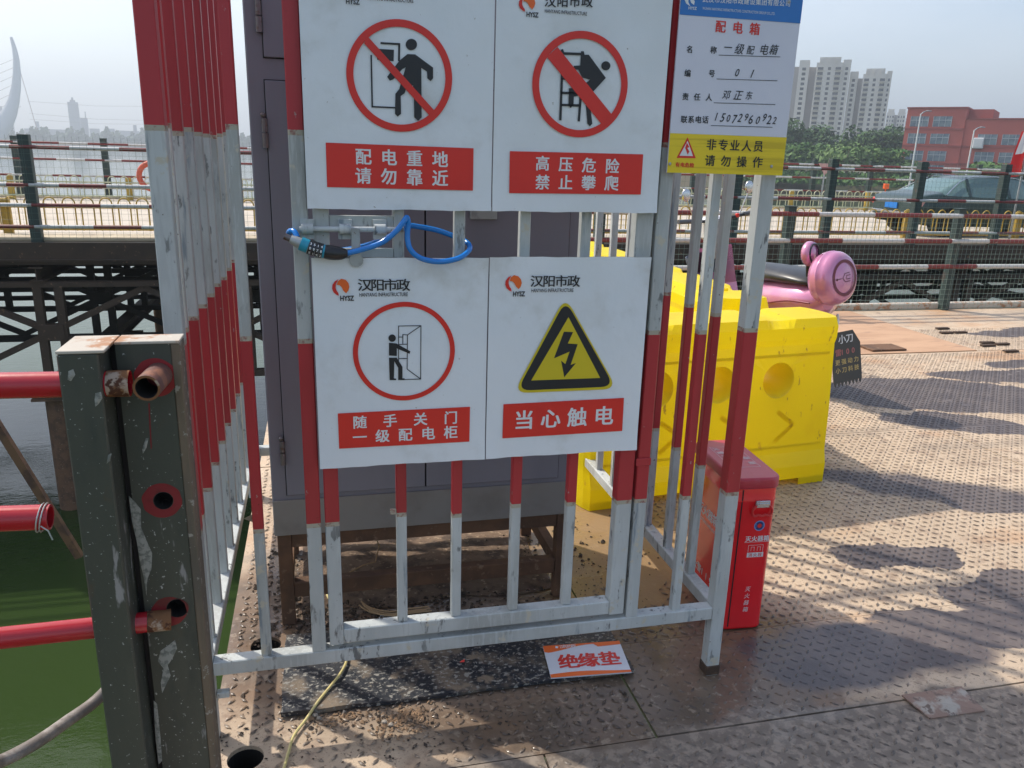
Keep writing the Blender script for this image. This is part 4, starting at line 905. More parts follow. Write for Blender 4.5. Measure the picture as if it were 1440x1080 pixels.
pa, pb = at(-160, 545, -.452), at(183, 539, -.452)
pipe('rail_pipe', pa, pb, .0232, 'upper glossy red rail pipe with a flaking rusty end between the green posts', [M['pipe_red'], M['pipe_rust']], (at(152, 539.6, -.452)-pa).length/(pb-pa).length)
pipe('rail_pipe', at(-160, 735, -.455), at(71, 727, -.455), .0235, 'middle glossy red rail pipe ending short of the green post, tied with wire', [M['pipe_red']])
pa, pb = at(-160, 915, -.50), at(240, 871, -.424)
pipe('rail_pipe', pa, pb, .0205, 'lower glossy red rail pipe entering the hole of the second green post', [M['pipe_red'], M['pipe_rust']], (at(207, 877, -.43)-pa).length/(pb-pa).length)
mb = MB(); c = at(57, 728, -.455)
for k_ in (0, 1): mb.tube([c+Vector((.006*k_+.006*math.sin(a), .0262*math.cos(a), .0262*math.sin(a))) for a in [i*math.pi/8 for i in range(17)]], .0013, 5)
mb.tube([c+Vector((.008, -.028, -.004)), c+Vector((.02, -.032, -.012)), c+Vector((.026, -.034, -.03))], .0013, 5)
tag(mb.build('tie_wire', M['galv'], org=tuple(c)), 'loop of tie wire round the end of the middle red pipe', 'wire')
mb = MB(); mb.tube(smooth([tuple(at(x, y, Y)) for x, y, Y in ((-60, 1090, -.60), (0, 1071, -.5), (50, 1045, -.44), (95, 1014, -.36), (135, 985, -.30), (165, 950, -.28), (180, 905, -.30))], 6), .0128, 12)
tag(mb.build('hose', M['hose'], org=tuple(at(60, 1040, -.4))), 'stiff grey muddy hose curving up behind the green post at bottom left', 'hose')
mb = MB(); mb.bar(at(-10, 588, .6), at(112, 783, .6), .022, .022); tag(mb.build('brace_bar', mat('tan_rust_bar', (.16, .095, .05), .8, 0, [(12, .5, .65, (.08, .05, .035), U, None)]), org=tuple(at(60, 680, .6))), 'thin tan rusty bar slanting down behind the red pipes', 'bar')

# ================================================================== EXTINGUISHER BOX
bx = thing('extinguisher_box', (1.705, .37, 0), 'tall red tin fire extinguisher box with rounded corners beside the cage', 'fire extinguisher box', rz=R(-4))
def rrect(hx, hy, r, z, n=5):
    pts = []
    for cx, cy, a0 in ((hx-r, hy-r, 0), (-hx+r, hy-r, 90), (-hx+r, -hy+r, 180), (hx-r, -hy+r, 270)):
        for i in range(n+1): a = R(a0+90*i/n); pts.append((cx+r*math.cos(a), cy+r*math.sin(a), z))
    return pts
BW, BD, BH = .080, .178, .560
mb = MB(); mb.loft([rrect(BW, BD, .034, .004), rrect(BW+.0015, BD+.0015, .035, .008), rrect(BW+.0015, BD+.0015, .035, .012), rrect(BW, BD, .034, .018), rrect(BW, BD, .034, BH-.085), rrect(BW+.002, BD+.002, .036, BH-.080), rrect(BW, BD, .034, BH-.075), rrect(BW, BD, .034, BH-.03)], 0)
body = mb.build('body', M['box_red'], bx, local=True)
mb = MB(); mb.loft([rrect(BW+.0035, BD+.0035, .037, BH-.036), rrect(BW+.0045, BD+.0045, .038, BH-.032), rrect(BW+.0045, BD+.0045, .038, BH-.008), rrect(BW+.002, BD+.002, .036, BH-.001), rrect(BW-.003, BD-.003, .032, BH)], 0, True); lid = mb.build('lid', [M['box_lid']], bx, local=True)
yf = -BD-.0008
def brect(mb, x0, x1, z0, z1, d=0): return mb.add([(x0, yf-d, z0), (x1, yf-d, z0), (x1, yf-d, z1), (x0, yf-d, z1)], [(0, 1, 2, 3)])
mb = MB(); mb.box((-BW+.030, -BD-.0012, .014), (-BW+.0335, -BD+.01, BH-.04)); mb.build('door_seam', M['seam'], bx, local=True)
mb = MB(); mb.box((-.003, yf-.008, BH-.103), (.047, yf, BH-.078), 0, .002); mb.box((-.001, yf-.011, BH-.094), (.045, yf-.0075, BH-.085), 0, .001); mb.build('handle_plate', M['steel_bright'], bx, local=True)
mb = MB(); hp = [(.000, BH-.094), (-.010, BH-.106), (-.012, BH-.120), (-.004, BH-.131), (.010, BH-.127), (.022, BH-.131), (.034, BH-.127), (.048, BH-.131), (.056, BH-.120), (.054, BH-.106), (.044, BH-.094)]
mb.tube(smooth([(x, yf-.008, z) for x, z in hp], 3), .0035, 8); mb.build('handle', mat('red_handle_plastic', (.60, .03, .03), .35), bx, local=True)
EX, EZ = Vector((1, 0, 0)), Vector((0, 0, 1))
mb = MB(); c = (.022, BH-.170); 
for r_, mi, d_ in ((.0185, 0, 0), (.015, 1, .0004), (.008, 2, .0008)):
    mb.add([(c[0]+r_*math.cos(i*math.pi/14), yf-d_, c[1]+r_*math.sin(i*math.pi/14)) for i in range(28)], [tuple(range(28))], mi)
for sg in (-1, 1):
    for k_ in range(3): mb.add([(c[0]+sg*.010, yf-.0012, c[1]+.006-.005*k_), (c[0]+sg*.0135, yf-.0012, c[1]+.007-.005*k_), (c[0]+sg*.0125, yf-.0012, c[1]+.003-.005*k_)], [(0, 1, 2)], 0)
mb.build('emblem', [mat('pale_blue_print', (.15, .30, .60), .4), mat('navy_print', (.01, .03, .16), .4), M['print_red']], bx, local=True)
mb = MB()
for i, ch in enumerate('灭火器箱'): put_glyph(mb, ch, (-.012+.0215*i, yf, BH-.217), EX, EZ, .0215, 0, .02)
brect(mb, -.024, .065, BH-.2295, BH-.2285)
brect(mb, -.010, .048, BH-.285, BH-.268); 
for (x0, x1, z0, z1) in ((-.008, -.007, BH-.267, BH-.240), (.044, .045, BH-.267, BH-.240), (-.008, .045, BH-.241, BH-.240)): brect(mb, x0, x1, z0, z1)
for x0 in (.002, .024):
    for q in ((x0, x0+.001, BH-.262, BH-.247), (x0+.011, x0+.012, BH-.262, BH-.247), (x0, x0+.012, BH-.248, BH-.247)): brect(mb, *q)
for i, ch in enumerate('灭火器箱'): put_glyph(mb, ch, (.008+.0, yf, BH-.405-.026*i), EX, EZ, .020, 0, -.002, 1, .15)
mb.build('white_print', M['print_letter_white'], bx, local=True)
mb = MB()
for i, ch in enumerate('消火栓'): put_glyph(mb, ch, (.002+.017*i, yf-.0006, BH-.2765), EX, EZ, .015, 0, .01)
mb.build('red_print', M['print_red'], bx, local=True)
xl = -BW-.0008
for i, ch in enumerate('灭火器箱'): mb = MB(); put_glyph(mb, ch, (xl, .06-.042*i, BH-.205), (0, -1, 0), EZ, .044, 0, .02); mb.build('character', M['print_letter_white'], bx, local=True)
for i, ch in enumerate('火警119'): mb = MB(); put_glyph(mb, ch, (xl, .06-.036*i, BH-.430), (0, -1, 0), EZ, .036, 0, .02); mb.build('character', M['print_letter_white'], bx, local=True)
mb = MB(); put_text(mb, 'FIRE EXTINGUISHER BOX', (xl, .08, BH-.245), (0, -1, 0), EZ, .018, .15, 0, .01)
mb.build('side_print', M['print_letter_white'], bx, local=True)
mb = MB(); zt = BH+.0006
def lq(x0, x1, y0, y1): mb.add([(x0, y0, zt), (x1, y0, zt), (x1, y1, zt), (x0, y1, zt)], [(0, 1, 2, 3)])
for q in ((-.052, .052, -.085, -.083), (-.052, .052, .105, .107), (-.052, -.050, -.083, .105), (.050, .052, -.083, .105)): lq(*q)
for i, ch in enumerate('灭火器箱'): put_glyph(mb, ch, (.036, .085-.045*i, zt), (0, -1, 0), (1, 0, 0), .026, 0, .03)
for i, ch in enumerate('火警119'): put_glyph(mb, ch, (-.034, .085-.035*i, zt), (0, -1, 0), (1, 0, 0), .026, 0, .03)
mb.build('lid_print', mat('faded_white_print', (.55, .38, .38), .5), bx, local=True)
mb = MB(); mb.add([(-.015, .06, zt+.0004), (.012, .05, zt+.0004), (.016, -.02, zt+.0004), (-.012, -.03, zt+.0004)], [(3, 2, 1, 0)]); mb.build('lid_flame', M['print_yellow'], bx, local=True)

# ================================================================== WATER BARRIERS
def barrier(loc, rz, label, L=1.34, Hh=.83, arrows=True):
    t = thing('water_barrier', loc, label, 'traffic barrier', 'yellow plastic water filled barriers', rz); lin = []
    hb, ht = .20, .135; n = 28; mb = MB()
    def hy(z):
        if z < .10: return hb
        if z < .17: return hb-.018*(z-.10)/.07
        if z < .70: return hb-.018-(hb-.018-ht-.022)*(z-.17)/.53
        return ht+.012
    hcx = [-.33, 0, .33]; hz, hr = .54, .088; x_ = [-L/2+.02, -L/2+.15, -.165-.0, .165, L/2-.15, L/2-.02]
    # front and back faces as a grid with holes; columns edges
    cols = [-L/2+.03, -.495, -.165, .165, .495, L/2-.03]; zs = [0.0, .10, .17, .375, .705, .735, .79, Hh]
    for sgn in (-1, 1):
        for ci in range(len(cols)-1):
            for zi in range(len(zs)-1):
                x0, x1, z0, z1 = cols[ci], cols[ci+1], zs[zi], zs[zi+1]
                if zi == 0 and ci in (1, 3): z0 = .035          # fork lift slots
                hole = (zi == 3 and ci in (1, 2, 3))
                def Q(x, z): return (x, sgn*(hy(z) if z < .72 else (ht+.022 if z < .80 else ht)), z)
                if not hole:
                    if zi == 6:      # scalloped top shoulder
                        m_ = 12; top = []
                        for k_ in range(m_+1):
                            x = x0+(x1-x0)*k_/m_; u = k_/m_; dip = .038*max(0, math.cos((u-.5)*math.pi*1.9)) if ci in (1, 3) else 0
                            top.append((x, sgn*(ht-dip*.9), Hh-dip*.35))
                        bot = [(x0+(x1-x0)*k_/m_, sgn*(ht+.022), z0) for k_ in range(m_+1)]
                        for k_ in range(m_):
                            f = [bot[k_], bot[k_+1], top[k_+1], top[k_]]; mb.add(f if sgn < 0 else f[::-1], [(0, 1, 2, 3)], 0, False)
                    else:
                        f = [Q(x0, z0), Q(x1, z0), Q(x1, z1), Q(x0, z1)]
                        mb.add(f if sgn < 0 else f[::-1], [(0, 1, 2, 3)])
                else:
                    cx = hcx[ci-1]; pts = []; bd = []
                    for k_ in range(n):
                        a = 2*math.pi*(k_+.5)/n; ca, sa = math.cos(a), math.sin(a)
                        z = hz+hr*sa; pts.append((cx+hr*ca, sgn*hy(z), z))
                        s_ = 1/max(abs(ca)/((x1-x0)/2), abs(sa)/((z1-z0)/2)); zz = (z0+z1)/2+sa*s_; bd.append((cx+ca*s_, sgn*hy(zz), zz))
                    f = [(k_, (k_+1) % n, n+(k_+1) % n, n+k_) for k_ in range(n)]
                    mb.add(bd+pts, f if sgn < 0 else [q[::-1] for q in f], 0, False)
                    cor = [(x0, z0), (x1, z0), (x1, z1), (x0, z1)]
                    rings = []
                    for rr, yy in ((hr, 1.0), (hr*.95, .95), (hr*.84, .6), (hr*.80, .0)):
                        rings.append([(cx+rr*math.cos(2*math.pi*(k_+.5)/n), sgn*hy(hz+rr*math.sin(2*math.pi*(k_+.5)/n))*yy, hz+rr*math.sin(2*math.pi*(k_+.5)/n)) for k_ in range(n)])
                    hm = MB(); hm.loft(rings if sgn > 0 else [r[::-1] for r in rings], 0, True, False); lin.append(hm)
    # ends (rounded), underside, top
    for e in (-1, 1):
        xe = e*(L/2-.03); rings = []
        for zz, w_ in ((0.0, hb), (.10, hb), (.17, hb-.018), (.375, hy(.375)), (.705, hy(.705)), (.735, ht+.022), (.79, ht+.022), (Hh, ht)):
            rings.append([(xe+e*.035*math.sin(math.pi*k_/10)**.6, -w_+2*w_*k_/10, zz) for k_ in range(11)])
        for i in range(len(rings)-1):
            for k_ in range(10):
                f = [rings[i][k_], rings[i][k_+1], rings[i+1][k_+1], rings[i+1][k_]]
                mb.add(f if e > 0 else f[::-1], [(0, 1, 2, 3)], 0, True)
        mb.add(rings[-1], [tuple(range(11))] if e > 0 else [tuple(range(11))[::-1]], 0)
    nn = 12; topc = []
    for ci in range(5):
        for k_ in range(nn):
            x0 = cols[ci]+(cols[ci+1]-cols[ci])*k_/nn; x1 = cols[ci]+(cols[ci+1]-cols[ci])*(k_+1)/nn
            def dp(u): return .038*max(0, math.cos((u-.5)*math.pi*1.9)) if ci in (1, 3) else 0
            d0, d1 = dp(k_/nn), dp((k_+1)/nn)
            mb.add([(x0, -ht+d0*.9, Hh-d0*.35), (x1, -ht+d1*.9, Hh-d1*.35), (x1, ht-d1*.9, Hh-d1*.35), (x0, ht-d0*.9, Hh-d0*.35)], [(0, 1, 2, 3)])
    mb.add([(cols[0], -hb, .036), (cols[-1], -hb, .036), (cols[-1], hb, .036), (cols[0], hb, .036)], [(3, 2, 1, 0)])
    mb.build('shell', M['yellow'], t, local=True, fixn=False)
    for hm in lin: hm.build('hole_lining', M['yellow_in'], t, local=True)
    for z_, wz_ in ((.205, .006), (.66, .006)):
        g3 = MB()
        for sgn in (-1, 1): g3.box((-L/2+.06, sgn*(hy(z_)+.0015), z_-wz_), (L/2-.06, sgn*(hy(z_)-.006), z_+wz_), 0, .001)
        g3.build('mould_rib', M['yellow'], t, local=True)
    mb = MB(); mb.tube([(-.38, 0, Hh-.002), (-.38, 0, Hh+.012)], .045, 18); mb.build('filler_cap', M['yellow'], t, local=True)
    if arrows:
        for cx in (-.30, .02, .34):
            mb = MB()
            for (xa_, za_, xb_, zb_) in ((cx, .385, cx+.10, .315), (cx+.10, .315, cx-.0, .235)):
                dx_, dz_ = xb_-xa_, zb_-za_; L_ = math.hypot(dx_, dz_); nx_, nz2 = -dz_/L_*.011, dx_/L_*.011
                q = [(xa_+nx_, za_+nz2), (xb_+nx_, zb_+nz2), (xb_-nx_, zb_-nz2), (xa_-nx_, za_-nz2)]
                mb.add([(x, -hy(z)-.0015, z) for x, z in q], [(0, 1, 2, 3)]+[(3, 2, 1, 0)])
            mb.build('arrow_print', M['yellow_scuff'], t, local=True)
    return t
barrier((2.10, 1.445, 0), R(5.9), 'yellow plastic water barrier with three round holes, right of the cage and nearest the camera', L=1.35)
barrier((2.50, 2.46, 0), R(90), 'yellow plastic water barrier end-on behind the nearest one, alongside the scooter', L=1.34, Hh=.85, arrows=False)
barrier((2.46, 3.84, 0), R(91), 'yellow plastic water barrier farthest back, seen between the cage bars', L=1.34, Hh=.85, arrows=False)

# ================================================================== SCOOTER
M['pink'] = mat('metallic_pink_paint', (.60, .23, .40), .25, .25, [(5, .45, .7, (.64, .31, .42), U, None)], None, .5, coord='O', coat=.8)
M['pink_face'] = mat('pink_cover_plastic', (.60, .33, .48), .3, .1, coord='O')
M['maroon'] = mat('maroon_ring', (.16, .012, .03), .3, coord='O')
M['seat'] = mat('black_vinyl_seat', (.028, .028, .03), .35, 0, [(9, .5, .7, (.045, .045, .045), U, None)], (90, .1, .001), coord='O')
M['tyre'] = mat('black_tyre', (.014, .014, .015), .7, coord='O')
scx = thing('electric_scooter', (3.59, 2.86, 0), 'pink electric scooter with a round tail box parked behind the yellow barriers', 'scooter', rot=(R(-7), 0, R(96)))
def P(name, mb, m_, parent=scx): return mb.build(name, m_, parent, local=True)
for nm, x in (('rear_wheel', 0.0), ('front_wheel', 1.30)):
    mb = MB(); mb.tube([(x+.19*math.cos(a*math.pi/14), 0, .235+.19*math.sin(a*math.pi/14)) for a in range(28)], .045, 10, closed=True); wh = P('wheel', mb, M['tyre'])
    mb = MB(); mb.tube([(x, -.03, .235), (x, .03, .235)], .15, 20); o = mb.build('rim', M['galv'], wh, local=True)
def oval(x, zc, hy_, hz_, n=14): return [(x, hy_*math.cos(2*math.pi*i/n), zc+hz_*math.sin(2*math.pi*i/n)) for i in range(n)]
mb = MB(); mb.loft([oval(-.30, .68, .05, .05), oval(-.26, .67, .11, .10), oval(-.12, .655, .16, .14), oval(.08, .635, .175, .15), oval(.3, .61, .17, .14), oval(.5, .57, .13, .13), oval(.58, .53, .08, .10)]); P('rear_cowl', mb, M['pink'])
mb = MB(); mb.tube(smooth([(-.28, .135, .69), (-.1, .168, .68), (.1, .183, .63), (.3, .176, .57)], 4), .006, 6); P('cowl_trim', mb, M['maroon'])
mb = MB(); mb.loft([oval(-.19, .800, .09, .025), oval(-.15, .805, .125, .032), oval(.05, .805, .145, .050), oval(.25, .795, .14, .060), oval(.45, .785, .12, .060), oval(.54, .78, .07, .035)]); P('seat', mb, M['seat'])
mb = MB(); mb.box((.45, -.13, .28), (.95, .13, .33), 0, .01); P('footboard', mb, M['black_plastic'])
mb = MB(); mb.loft([[(.90, y, z) for y, z in ((-.17, .33), (.17, .33), (.17, .36), (-.17, .36))], [(1.02, y, z) for y, z in ((-.20, .55), (.20, .55), (.20, .58), (-.20, .58))], [(1.02, y, z) for y, z in ((-.16, .86), (.16, .86), (.15, .89), (-.15, .89))]]); P('leg_shield', mb, M['pink'])
mb = MB(); mb.tube([(1.02, 0, .8), (1.0, 0, 1.10)], .03, 10); mb.tube([(1.24, 0, .42), (1.02, 0, .85)], .025, 10); P('steering_column', mb, M['galv'])
mb = MB(); mb.tube([(.98, -.30, 1.12), (.99, 0, 1.09), (.98, .30, 1.12)], .012, 8); hbz = P('handlebar', mb, M['black_plastic'])
for sg in (-1, 1):
    mb = MB(); mb.tube([(.975, sg*.24, 1.118), (.955, sg*.36, 1.13)], .018, 10); mb.build('grip', mat('grey_grip', (.10, .10, .11), .5), hbz, local=True)
    mb = MB(); mb.tube([(.99, sg*.20, 1.11), (.97, sg*.27, 1.28)], .005, 6); mb.sphere((.97, sg*.28, 1.32), .05, 12, 0, (.25, .8, 1.0)); P('mirror', mb, M['steel_bright'])
mb = MB(); mb.box((.965, -.19, 1.10), (.99, -.165, 1.13), 0, .004); mb.build('red_switch', M['print_red'], hbz, local=True)
mb = MB(); mb.box((1.0, -.10, .95), (1.10, .10, 1.12), 0, .02); P('headlight_housing', mb, mat('white_scooter_plastic', (.7, .7, .72), .25, coord='O'))
mb = MB(); 
rr = [[(1.14+a*math.cos(t), a*1.25*math.sin(t), z) for t in [2*math.pi*i/18 for i in range(18)]] for z, a in ((.58, .10), (.80, .145), (.80, .138), (.60, .094))]
mb.loft(rr, 0, True, False); mb.add(rr[0], [tuple(range(18))]); P('basket', mb, M['black_plastic'])
mb = MB(); mb.sphere((1.14, -.02, .76), .08, 8, 0, (1, 1, .5)); P('blue_bag', mb, mat('blue_bag_plastic', (.03, .07, .22), .4, coord='O'))
# round tail box, axis slightly tilted back; its disc faces the rear
Xb = Matrix.Translation((-.34, 0, .845)) @ Matrix.Rotation(R(14), 4, 'Z') @ Matrix.Rotation(R(-82), 4, 'Y') @ Matrix.Scale(.95, 4)
mb = MB(); n = 32; prof = [(.0, -.10), (.13, -.10), (.165, -.085), (.180, -.05), (.183, -.02), (.1845, -.018), (.1845, -.010), (.181, -.008), (.178, .03), (.160, .060), (.135, .075), (.0, .080)]
mb.loft([[Xb @ Vector((max(r_, .001)*math.cos(2*math.pi*i/n), max(r_, .001)*math.sin(2*math.pi*i/n), z)) for i in range(n)] for r_, z in prof]); tb = P('tail_box', mb, M['pink'])
mb = MB(); mb.add([Xb @ Vector((r_*math.cos(2*math.pi*i/n), r_*math.sin(2*math.pi*i/n), .0805)) for r_ in (.122, .103) for i in range(n)], [(i, (i+1) % n, n+(i+1) % n, n+i) for i in range(n)]); 
mb.add([Xb @ Vector((r_*math.cos(2*math.pi*i/n), r_*math.sin(2*math.pi*i/n), .0808)) for r_ in (.105, .102) for i in range(n)], [(i, (i+1) % n, n+(i+1) % n, n+i) for i in range(n)])
mb.build('maroon_ring', M['maroon'], tb, local=True)
mb = MB()
def fl(pts, w_=.004):
    for (a, b), (c_, d_) in zip(pts[:-1], pts[1:]):
        L_ = math.hypot(c_-a, d_-b); nx_, ny_ = -(d_-b)/L_*w_/2, (c_-a)/L_*w_/2
        mb.add([Xb @ Vector((x, y, .081)) for x, y in ((a+nx_, b+ny_), (c_+nx_, d_+ny_), (c_-nx_, d_-ny_), (a-nx_, b-ny_))], [(0, 1, 2, 3), (3, 2, 1, 0)])
fl([(-.0, .085), (-.0, .03)]); fl([(.028, -.055), (.028, -.005), (.0, .02), (-.028, -.005), (-.028, -.055)]); fl([(.012, -.06), (.012, -.02), (-.012, -.02), (-.012, -.06)])
mb.add([Xb @ Vector(p) for p in ((-.010, .075, .0812), (.010, .075, .0812), (.0, .092, .0812))], [(0, 1, 2), (2, 1, 0)])
mb.build('engraved_lines', M['maroon'], tb, local=True)
Xc = Matrix.Translation((-.16, .045, .985)) @ Matrix.Rotation(R(25), 4, 'Z') @ Matrix.Rotation(R(-85), 4, 'Y') @ Matrix.Scale(.82, 4)
mb = MB(); mb.loft([[Xc @ Vector((max(r_, .001)*math.cos(2*math.pi*i/n), max(r_, .001)*math.sin(2*math.pi*i/n), z)) for i in range(n)] for r_, z in ((.0, -.04), (.08, -.04), (.098, -.02), (.10, .0), (.09, .03), (.0, .04))]); br = P('backrest_pad', mb, M['pink'])
mb = MB(); mb.tube([Xc @ Vector((.075*math.cos(2*math.pi*i/20), .075*math.sin(2*math.pi*i/20), .036)) for i in range(20)], .006, 6, closed=True); mb.build('pad_trim', M['black_plastic'], br, local=True)
mb = MB(); mb.tube([(-.14, .04, .80), (-.15, .05, .93)], .015, 8); P('backrest_arm', mb, M['black_plastic'])
mb = MB(); mb.bar((-.34, 0, .78), (-.05, 0, .80), .14, .03); P('tail_box_bracket', mb, M['black_plastic'])
mb = MB(); mb.tube([(-.38+.19*math.cos(a), 0, 0) if False else (.0+.30*math.cos(R(a)), 0, .235+.29*math.sin(R(a))) for a in (60, 90, 120, 145, 165)], .055, 8); P('rear_mudguard', mb, M['pink'])
mb = MB(); Xm = Matrix.Translation((-.40, -.11, .02)) @ Matrix.Rotation(R(8), 4, 'Y')
pl = [(-.075, .50), (.075, .50), (.115, .40), (.115, .13)]+[(.115-.0144*(2*i+1), .13-(.035 if i % 2 == 0 else 0)) for i in range(0)]
teeth = []
for i in range(8): x = .115-.02875*i; teeth += [(x-.0144, .095), (x-.02875, .13)]
pl = [(-.06, .46), (.06, .46), (.115, .37), (.115, .13)]+teeth[:-1]+[(-.115, .13), (-.115, .37)]
mb.add([Xm @ Vector((dx, y, z)) for dx in (0, .004) for y, z in pl], [tuple(range(len(pl))), tuple(range(2*len(pl)-1, len(pl)-1, -1))]+[(i, (i+1) % len(pl), len(pl)+(i+1) % len(pl), len(pl)+i) for i in range(len(pl))])
mf = P('mudflap', mb, mat('black_mudflap_rubber', (.065, .066, .062), .6, coord='O'))
eyv, ezv = (Xm.to_3x3() @ Vector((0, -1, 0))), (Xm.to_3x3() @ Vector((0, 0, 1)))
mb = MB()
for i, ch in enumerate('小刀'): put_glyph(mb, ch, Xm @ Vector((-.0015, .030-.06*i, .41)), eyv, ezv, .062, 0, .02)
mb.build('white_lettering', M['print_letter_white'], mf, local=True)
mb = MB()
for i, ch in enumerate('雷100'): put_glyph(mb, ch, Xm @ Vector((-.0015, .066-.044*i, .325)), eyv, ezv, .050, 0, .02)
mb.build('pink_lettering', mat('dull_pink_print', (.45, .16, .15), .6), mf, local=True)
mb = MB()
for j, tx in enumerate(('更强动力', '小刀科技')):
    for i, ch in enumerate(tx): put_glyph(mb, ch, Xm @ Vector((-.0015, .075-.05*i, .26-.055*j)), eyv, ezv, .040, 0, .02)
mb.build('yellow_lettering', mat('dull_yellow_print', (.55, .42, .16), .6), mf, local=True)
mb = MB(); mb.tube(smooth([(-.30, -.06, .56), (-.34, -.04, .60), (-.37, -.02, .55), (-.36, 0, .50)], 4), .006, 6); P('white_cable_loop', mb, M['print_letter_white'])
mb = MB(); mb.tube([(.2, -.10, .235), (.35, -.22, .02)], .01, 6); mb.tube([(.2, .10, .235), (.35, .22, .02)], .01, 6); mb.bar((0, -.08, .235), (.5, -.08, .30), .03, .06); mb.bar((0, .08, .235), (.5, .08, .30), .03, .06); P('frame', mb, M['black_plastic'])
# ================================================================== FENCES
def banded_rail(L, r, seg0, segs, n=8, axis=0):
    """horizontal pipe along x with red and white stretches"""
    mb = MB(); x = 0; i = seg0
    for s_ in segs:
        x1 = min(L, x+s_)
        if x1 > x: mb.tube([(x, 0, 0), (x1, 0, 0)], r, n, i % 2, False); i += 1; x = x1
    if x < L: mb.tube([(x, 0, 0), (L, 0, 0)], r, n, i % 2, False)
    return mb
def grid(L, z0, z1, px_, pz, r):
    mb = MB(); nx_ = int(L/px_)
    for i in range(nx_+1):
        x = i*px_; mb.tube([(x, 0, z0), (x, 0, z1)], r, 3, 0, False)
    nz2 = int((z1-z0)/pz)
    for j in range(nz2+1): mb.tube([(0, 0, z0+j*pz), (L, 0, z0+j*pz)], r, 3, 0, False)
    return mb
RM = [M['rail_red'], M['rail_white']]
# platform fence on our deck
pf = thing('platform_fence', (5.04, 5.5, 0), 'green post fence with red white rails and pale mesh along the steel deck edge', 'fence')
pm = MB(); pm.box((-.045, -.045, 0), (.045, .045, 1.10), 0, .004); pm = pm.mesh('post', M['green_steel_far'])
pcap = MB(); pcap.box((-.05, -.05, 1.101), (.05, .05, 1.108)); pcap = pcap.mesh('cap', M['green_steel_far'])
xs_p = [-.1+2.057*i for i in range(7)]
xs_p = [.93, 2.985, 5.04, 7.095, 9.15, 11.2, 13.25]
for x in xs_p: o = inst('post', pm, (x, 5.5, 0), pf); o2 = inst('cap', pcap, (x, 5.5, 0), o); o2.location = (0, 0, 0)
rls = [banded_rail(2.055, .024, s, sg).mesh('rail', RM) for s, sg in ((0, (.62, .75, .6, .2)), (1, (.4, .7, .62, .5)), (0, (.3, .66, .7, .6)))]
gm = grid(2.055, .02, 1.06, .055, .055, .0014).mesh('wire_mesh', M['wire_pale'])
for i, x in enumerate(xs_p[:-1]):
    for j, z in enumerate((1.03, .76, .485)): inst('rail', rls[(i+j) % 3], (x, 5.46, z), pf)
    o = inst('wire_mesh', gm, (x, 5.43, 0), pf); o['kind'] = 'stuff'
MB().box((.9, 5.52, .0), (13.4, 5.60, .07), 0, .01).build('kick_board', M['cap_pale'], pf)
# trestle bridge
BY0, BY1, BZ = 8.05, 15.6, .46
BX0, BX1 = -12.0, 22.0
br_ = thing('trestle_bridge', (5, BY0, BZ), 'long steel trestle road bridge crossing behind the deck with brown girders', 'bridge')
MB().box((BX0, BY0+.02, BZ-.20), (BX1, BY1, BZ-.02)).build('road_slab', M['road'], br_)
rs = MB(); rs.box((BX0, BY0+.40, BZ-.018), (BX1, BY1-.3, BZ)); rs.build('road_surface', M['road'], br_)
MB().box((BX0, BY0+.0, BZ-.018), (BX1, BY0+.395, BZ+.03), 0, .01).build('kerb', M['kerb'], br_)
MB().box((BX0, BY1-.295, BZ-.018), (BX1, BY1, BZ+.04), 0, .01).build('kerb', M['kerb'], br_)
def ibeam_x(x0, x1, y, z0, z1, wf, tf=.018, tw=.012):
    mb = MB(); mb.box((x0, y-wf/2, z0), (x1, y+wf/2, z0+tf)); mb.box((x0, y-wf/2, z1-tf), (x1, y+wf/2, z1)); mb.box((x0, y-tw/2, z0+tf), (x1, y+tw/2, z1-tf)); return mb
def ibeam_y(x, y0, y1, z0, z1, wf, tf=.016, tw=.012):
    mb = MB(); mb.box((x-wf/2, y0, z0), (x+wf/2, y1, z0+tf)); mb.box((x-wf/2, y0, z1-tf), (x+wf/2, y1, z1)); mb.box((x-tw/2, y0, z0+tf), (x+tw/2, y1, z1-tf)); return mb
ibeam_x(BX0, BX1, BY0-.02, .175, BZ-.205 if BZ-.205 > .2 else .255, .16).build('edge_girder', M['girder'], br_)
mb = MB(); mb.box((BX0, BY0-.10, .175), (BX1, BY0-.085, BZ-.02)); mb.box((BX0, BY0-.135, .235), (BX1, BY0-.101, .255)); mb.build('fascia_channel', M['girder'], br_)
xg = [-2.80+1.36*i*1.0 for i in range(-8, 20)]
ibm = ibeam_y(0, 0, BY1-BY0+.2, .005, .170, .15).mesh('cross_beam', M['girder'])
for x in [-2.78+.90*i for i in range(-12, 29)][::1]:
    pass
for i in range(-9, 20):
    x = -2.76+1.37*i
    if BX0 < x < BX1: inst('cross_beam', ibm, (x, BY0-.14, 0), br_)
TX = 2.05
ztop, zbot = -.06, -1.10
def diag_mesh(x0, z0, x1, z1, w_=.07): mb = MB(); mb.bar((x0, 0, z0), (x1, 0, z1), .05, w_); return mb
